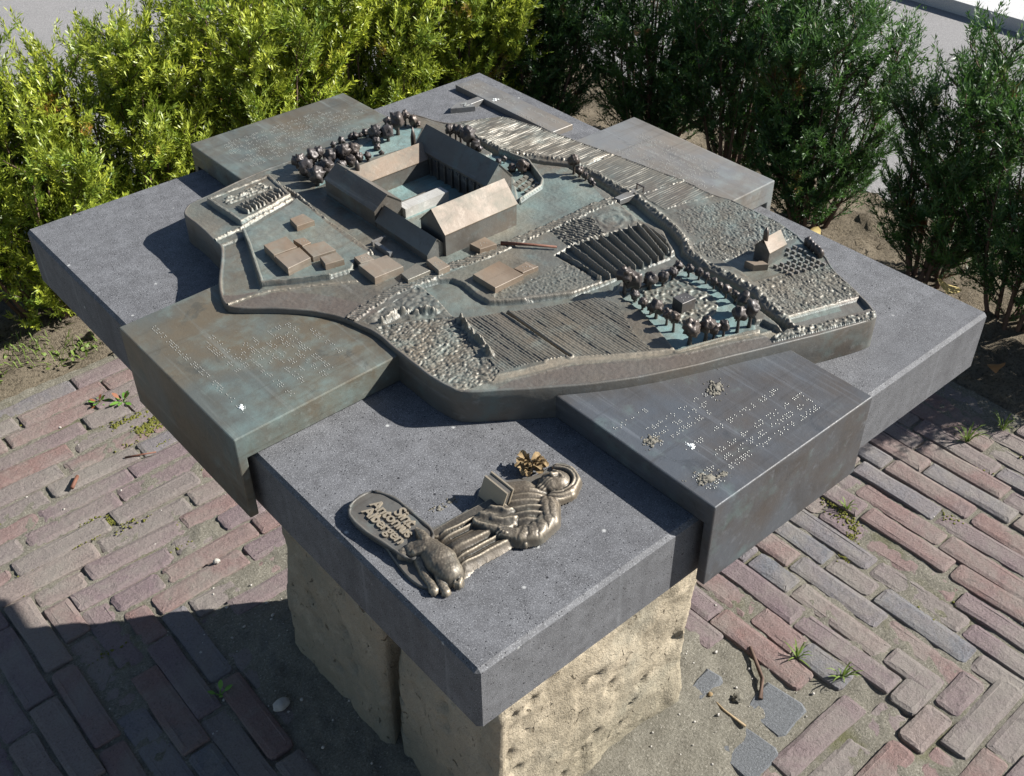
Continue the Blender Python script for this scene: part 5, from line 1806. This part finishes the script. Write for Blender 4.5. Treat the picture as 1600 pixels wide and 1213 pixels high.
def moss_run(p0, p1, n, w, r0):
    for k in range(n):
        t = rm.random()
        x = p0[0] + (p1[0] - p0[0]) * t + rm.gauss(0, w)
        y = p0[1] + (p1[1] - p0[1]) * t + rm.gauss(0, w)
        r = r0 * rm.uniform(0.5, 1.2)
        v, f = lumpy((x, y, -0.0015), (r, r, r * 0.5), rm.random() * 50, 1, 0.6)
        o = len(MV)
        MV.extend(v)
        MF.extend(tuple(i + o for i in q) for q in f)


moss_run((0.245, 1.545), (0.405, 1.555), 620, 0.011, 0.0038)
moss_run((0.20, 1.60), (0.36, 1.60), 150, 0.005, 0.0036)
moss_run((0.02, 1.35), (0.10, 1.30), 200, 0.009, 0.0028)
moss_run((-0.10, 1.32), (0.03, 1.30), 160, 0.007, 0.0026)
moss_run((1.22, 0.30), (1.26, 0.44), 240, 0.008, 0.0024)
moss_run((1.12, 0.255), (1.22, 0.29), 150, 0.006, 0.0024)
moss_run((1.38, 0.42), (1.40, 0.62), 150, 0.008, 0.0024)
for k in range(26):
    a, b = rm.uniform(-0.2, 0.5), rm.uniform(1.0, 1.8)
    moss_run((a, b), (a + 0.08, b), 16, 0.004, 0.0026)
for k in range(26):
    a, b = rm.uniform(0.85, 1.7), rm.uniform(-0.05, 0.8)
    moss_run((a, b), (a, b + 0.08), 16, 0.004, 0.0026)
tag(link('moss', npmesh('moss', MV, MF, True), 'moss'), 'yellow-green moss cushions in the brick joints', 'moss', None, 'stuff')

# grit and pebbles on the sand
GV, GF = [], []
for k in range(1500):
    if k < 900:
        a = rm.uniform(0, 6.283)
        x, y = rm.uniform(-0.02, 0.85), rm.uniform(0.02, 1.0)
        if PED[0] - 0.01 < x < PED[1] + 0.01 and PED[2] - 0.01 < y < PED[3] + 0.01:
            continue
    else:
        x, y = rm.uniform(-0.5, 1.75), rm.uniform(-0.3, 1.85)
    r = 0.0008 + 0.0035 * rm.random() ** 4
    v, f = lumpy((x, y, max(gz(x, y), -0.004) + r * 0.4), (r, r * 0.8, r * 0.7), rm.random() * 90, 1, 0.5)
    o = len(GV)
    GV.extend(v)
    GF.extend(tuple(i + o for i in q) for q in f)
tag(link('grit', npmesh('grit', GV, GF, True), 'pebble'), 'pale grit scattered over sand and bricks', 'grit', None, 'stuff')
v, f = lumpy((0, 0, 0.004), (0.016, 0.011, 0.010), 77, 3, 0.25)
thing('pebble', v, f, 'pebble', (0.095, 0.69, 0.006), 'grey pebble on the shaded sand left of the pedestal', 'pebble')
v, f = lumpy((0, 0, 0.005), (0.007, 0.006, 0.005), 79, 3, 0.3)
thing('pebble', v, f, 'pebble', (0.175, 1.065, 0.004), 'pale yellowish pebble on the sunlit bricks left of the pedestal', 'pebble')
v, f = lumpy((0, 0, 0.005), (0.010, 0.008, 0.005), 81, 3, 0.5)
thing('pebble', v, f, 'sand', (0.705, 0.175, 0.006), 'greyish lump of mortar beside the bent stick', 'pebble')

# low grass and soil weeds at the left bed
LV, LF = [], []
rl = random.Random(21)
for k in range(1500):
    x = rl.uniform(-0.35, 0.55)
    y = rl.uniform(1.885, 2.12)
    if fbm(np.array([x * 9]), np.array([y * 9]), 2)[0] < -0.04:
        continue
    a = rl.uniform(0, 6.283)
    l = rl.uniform(0.012, 0.05)
    d = Vector((math.cos(a), math.sin(a), 0))
    s = Vector((-d.y, d.x, 0)) * 0.0013
    wide = rl.random() < 0.3
    if wide:
        s, l = s * 4.2, l * 0.4
    ln = rl.uniform(0.3, 1.2)
    b = Vector((x, y, 0.0))
    o = len(LV)
    for t, w in ((0, 0.6), (0.5, 1.0), (1, 0.1)):
        p = b + d * l * t * math.sin(ln) + Vector((0, 0, 0.004 + l * math.sin(t * 1.8) * math.cos(ln)))
        LV += [tuple(p - s * w), tuple(p + s * w)]
    for q in range(2):
        LF.append((o + 2 * q, o + 2 * q + 1, o + 2 * q + 3, o + 2 * q + 2))
tag(link('ground_cover', npmesh('ground_cover', LV, LF), 'grass'), 'short grass and seedlings on the soil at far left', 'grass', None, 'stuff')


# fallen leaves
def leaf(x, y, z, L, m, label, seed, group='fallen leaves', tilt=(0.2, 0.1)):
    r = random.Random(seed)
    prof = ((0, 0.03), (0.15, 0.32), (0.4, 0.46), (0.65, 0.36), (0.85, 0.18), (1.0, 0.02))
    V, F = [], []
    for t, w in prof:
        c = 0.18 * L * math.sin(t * 3.1)
        V += [(L * (t - 0.5), -L * w, c + L * 0.16 * w), (L * (t - 0.5), 0, c), (L * (t - 0.5), L * w * r.uniform(0.8, 1.1), c + L * 0.2 * w)]
    for q in range(len(prof) - 1):
        for c in range(2):
            F.append((3 * q + c, 3 * q + c + 1, 3 * q + c + 4, 3 * q + c + 3))
    o = thing('fallen_leaf', V, F, m, (x, y, z), label, 'leaf', group)
    o.rotation_euler = (tilt[0] + r.uniform(-0.3, 0.3), tilt[1] + r.uniform(-0.3, 0.3), r.uniform(0, 6.28))
    return o


leaf(2.05, 0.62, 0.05, 0.075, 'leaf_yellow', 'large pale yellow leaf on the soil below the rightmost shrubs', 1)
leaf(1.99, 0.665, 0.05, 0.06, 'leaf_yellow', 'smaller pale yellow leaf touching the large one below the rightmost shrubs', 2)
leaf(2.02, 1.02, 0.05, 0.05, 'leaf_yellow', 'single pale yellow leaf on the soil behind the right slab edge', 3)
leaf(1.99, 0.83, 0.045, 0.035, 'leaf_yellow', 'small yellow leaf low on the soil beside the right slab edge', 4)
leaf(0.40, 1.96, 0.04, 0.07, 'leaf_brown', 'largest curled brown leaf at the soil edge under the left slab corner', 5)
leaf(0.34, 1.93, 0.035, 0.05, 'leaf_brown', 'flat brown leaf left of the largest one at the soil edge', 6)
leaf(0.44, 1.90, 0.035, 0.05, 'leaf_yellow', 'pale tan leaf closest to the left panel at the soil edge', 7)
leaf(0.36, 1.845, 0.012, 0.045, 'leaf_yellow', 'small tan leaf lying on a grey brick by the left soil edge', 8)
leaf(1.86, 0.36, 0.04, 0.05, 'leaf_brown', 'brown leaf in the shade beyond the right slab corner', 9)
leaf(1.92, 1.62, 0.47, 0.06, 'leaf_brown', 'orange brown leaf caught in the dark shrub behind the rear right panel', 10)

# droppings and dried petals on the table


def splat(px, py, pz, r, m, label, seed, h=0.3, cat='dropping', n=70):
    """a dried splash: many small flat crusts thinning out from the middle"""
    rs = random.Random(seed)
    lst = []
    for k in range(n):
        a, q = rs.uniform(0, 6.283), abs(rs.gauss(0, 0.55)) * r
        rad = r * rs.uniform(0.05, 0.24) * (1.25 - min(q / r, 1.0))
        lst.append(lumpy((math.cos(a) * q, math.sin(a) * q * 0.72, 0.0001), (rad, rad * 0.8, max(rad * h, 0.00022)), rs.random() * 60, 1, 0.7, 2.5))
    v, f = merge(lst)
    return thing('bird_dropping', v, f, m, tuple(W(px, py, pz)), label, cat, 'bird droppings on the table', True, seed * 1.3)


splat(0.513, 0.123, 0.0374, 0.019, 'dropping', 'greyish dropping at the inner edge of the front right braille panel', 3, 0.07)
splat(0.372, 0.106, 0.0370, 0.016, 'dropping', 'flat pale dropping near the shaded side of the front right braille panel', 5, 0.05)
splat(0.374, 0.016, 0.0364, 0.018, 'dropping', 'crusty tan dropping at the near corner of the front right braille panel', 7, 0.16, n=110)
splat(0.394, 0.008, 0.0363, 0.010, 'dropping', 'thin tan smear beside the crusty dropping on the front right braille panel', 9, 0.1, n=30)
splat(0.4035, 0.068, 0.0368, 0.009, 'dropping_white', 'small white dropping in the middle of the front right braille panel', 11, 0.2, n=30)
splat(0.016, 0.503, 0.0397, 0.008, 'dropping_white', 'white dropping near the front of the left braille panel', 13, 0.35, n=40)
splat(0.915, 1.055, 0.0116, 0.010, 'dropping_white', 'white dropping on the direction plate', 15, 0.25, n=34)
splat(0.1385, 0.2195, 0.0001, 0.012, 'dropping', 'small pale crust on the slab between tablet and book, farther from the tablet', 17, 0.08, n=30)
splat(0.1190, 0.2190, 0.0001, 0.012, 'dropping', 'small pale crust on the slab just above the name tablet', 19, 0.08, n=30)

# dried crumpled flower head beside the saint's face
root = empty('dried_flower', W(0.2495, 0.197, 0.0), 'brown crumpled dried flower head lying beside the saint relief\'s face', 'dried flower')
rd = random.Random(4)
for k in range(44):
    a = rd.uniform(0, 6.283)
    rad = 0.0125 * math.sqrt(rd.random())
    L = rd.uniform(0.006, 0.012)
    V, F = [], []
    cu = rd.uniform(0.3, 1.1)
    for i in range(4):
        t = i / 3
        w = 0.42 * math.sin(0.35 + t * 2.5) * L
        zc = L * 0.55 * math.sin(t * 2.6) * cu
        V += [(L * (t - 0.2), -w, zc + w * 0.4), (L * (t - 0.2), 0, zc - w * 0.1), (L * (t - 0.2), w, zc + w * 0.5)]
    for q in range(3):
        for c in range(2):
            F.append((3 * q + c, 3 * q + c + 1, 3 * q + c + 4, 3 * q + c + 3))
    p = link('petal', npmesh('petal', V, F, True), 'dry', root, (math.cos(a) * rad * 0.8, math.sin(a) * rad * 0.8, 0.004 + 0.012 * rd.random() * (1 - rad / 0.02)))
    p.rotation_euler = (rd.uniform(-0.9, 0.9), rd.uniform(-0.9, 0.5), a)
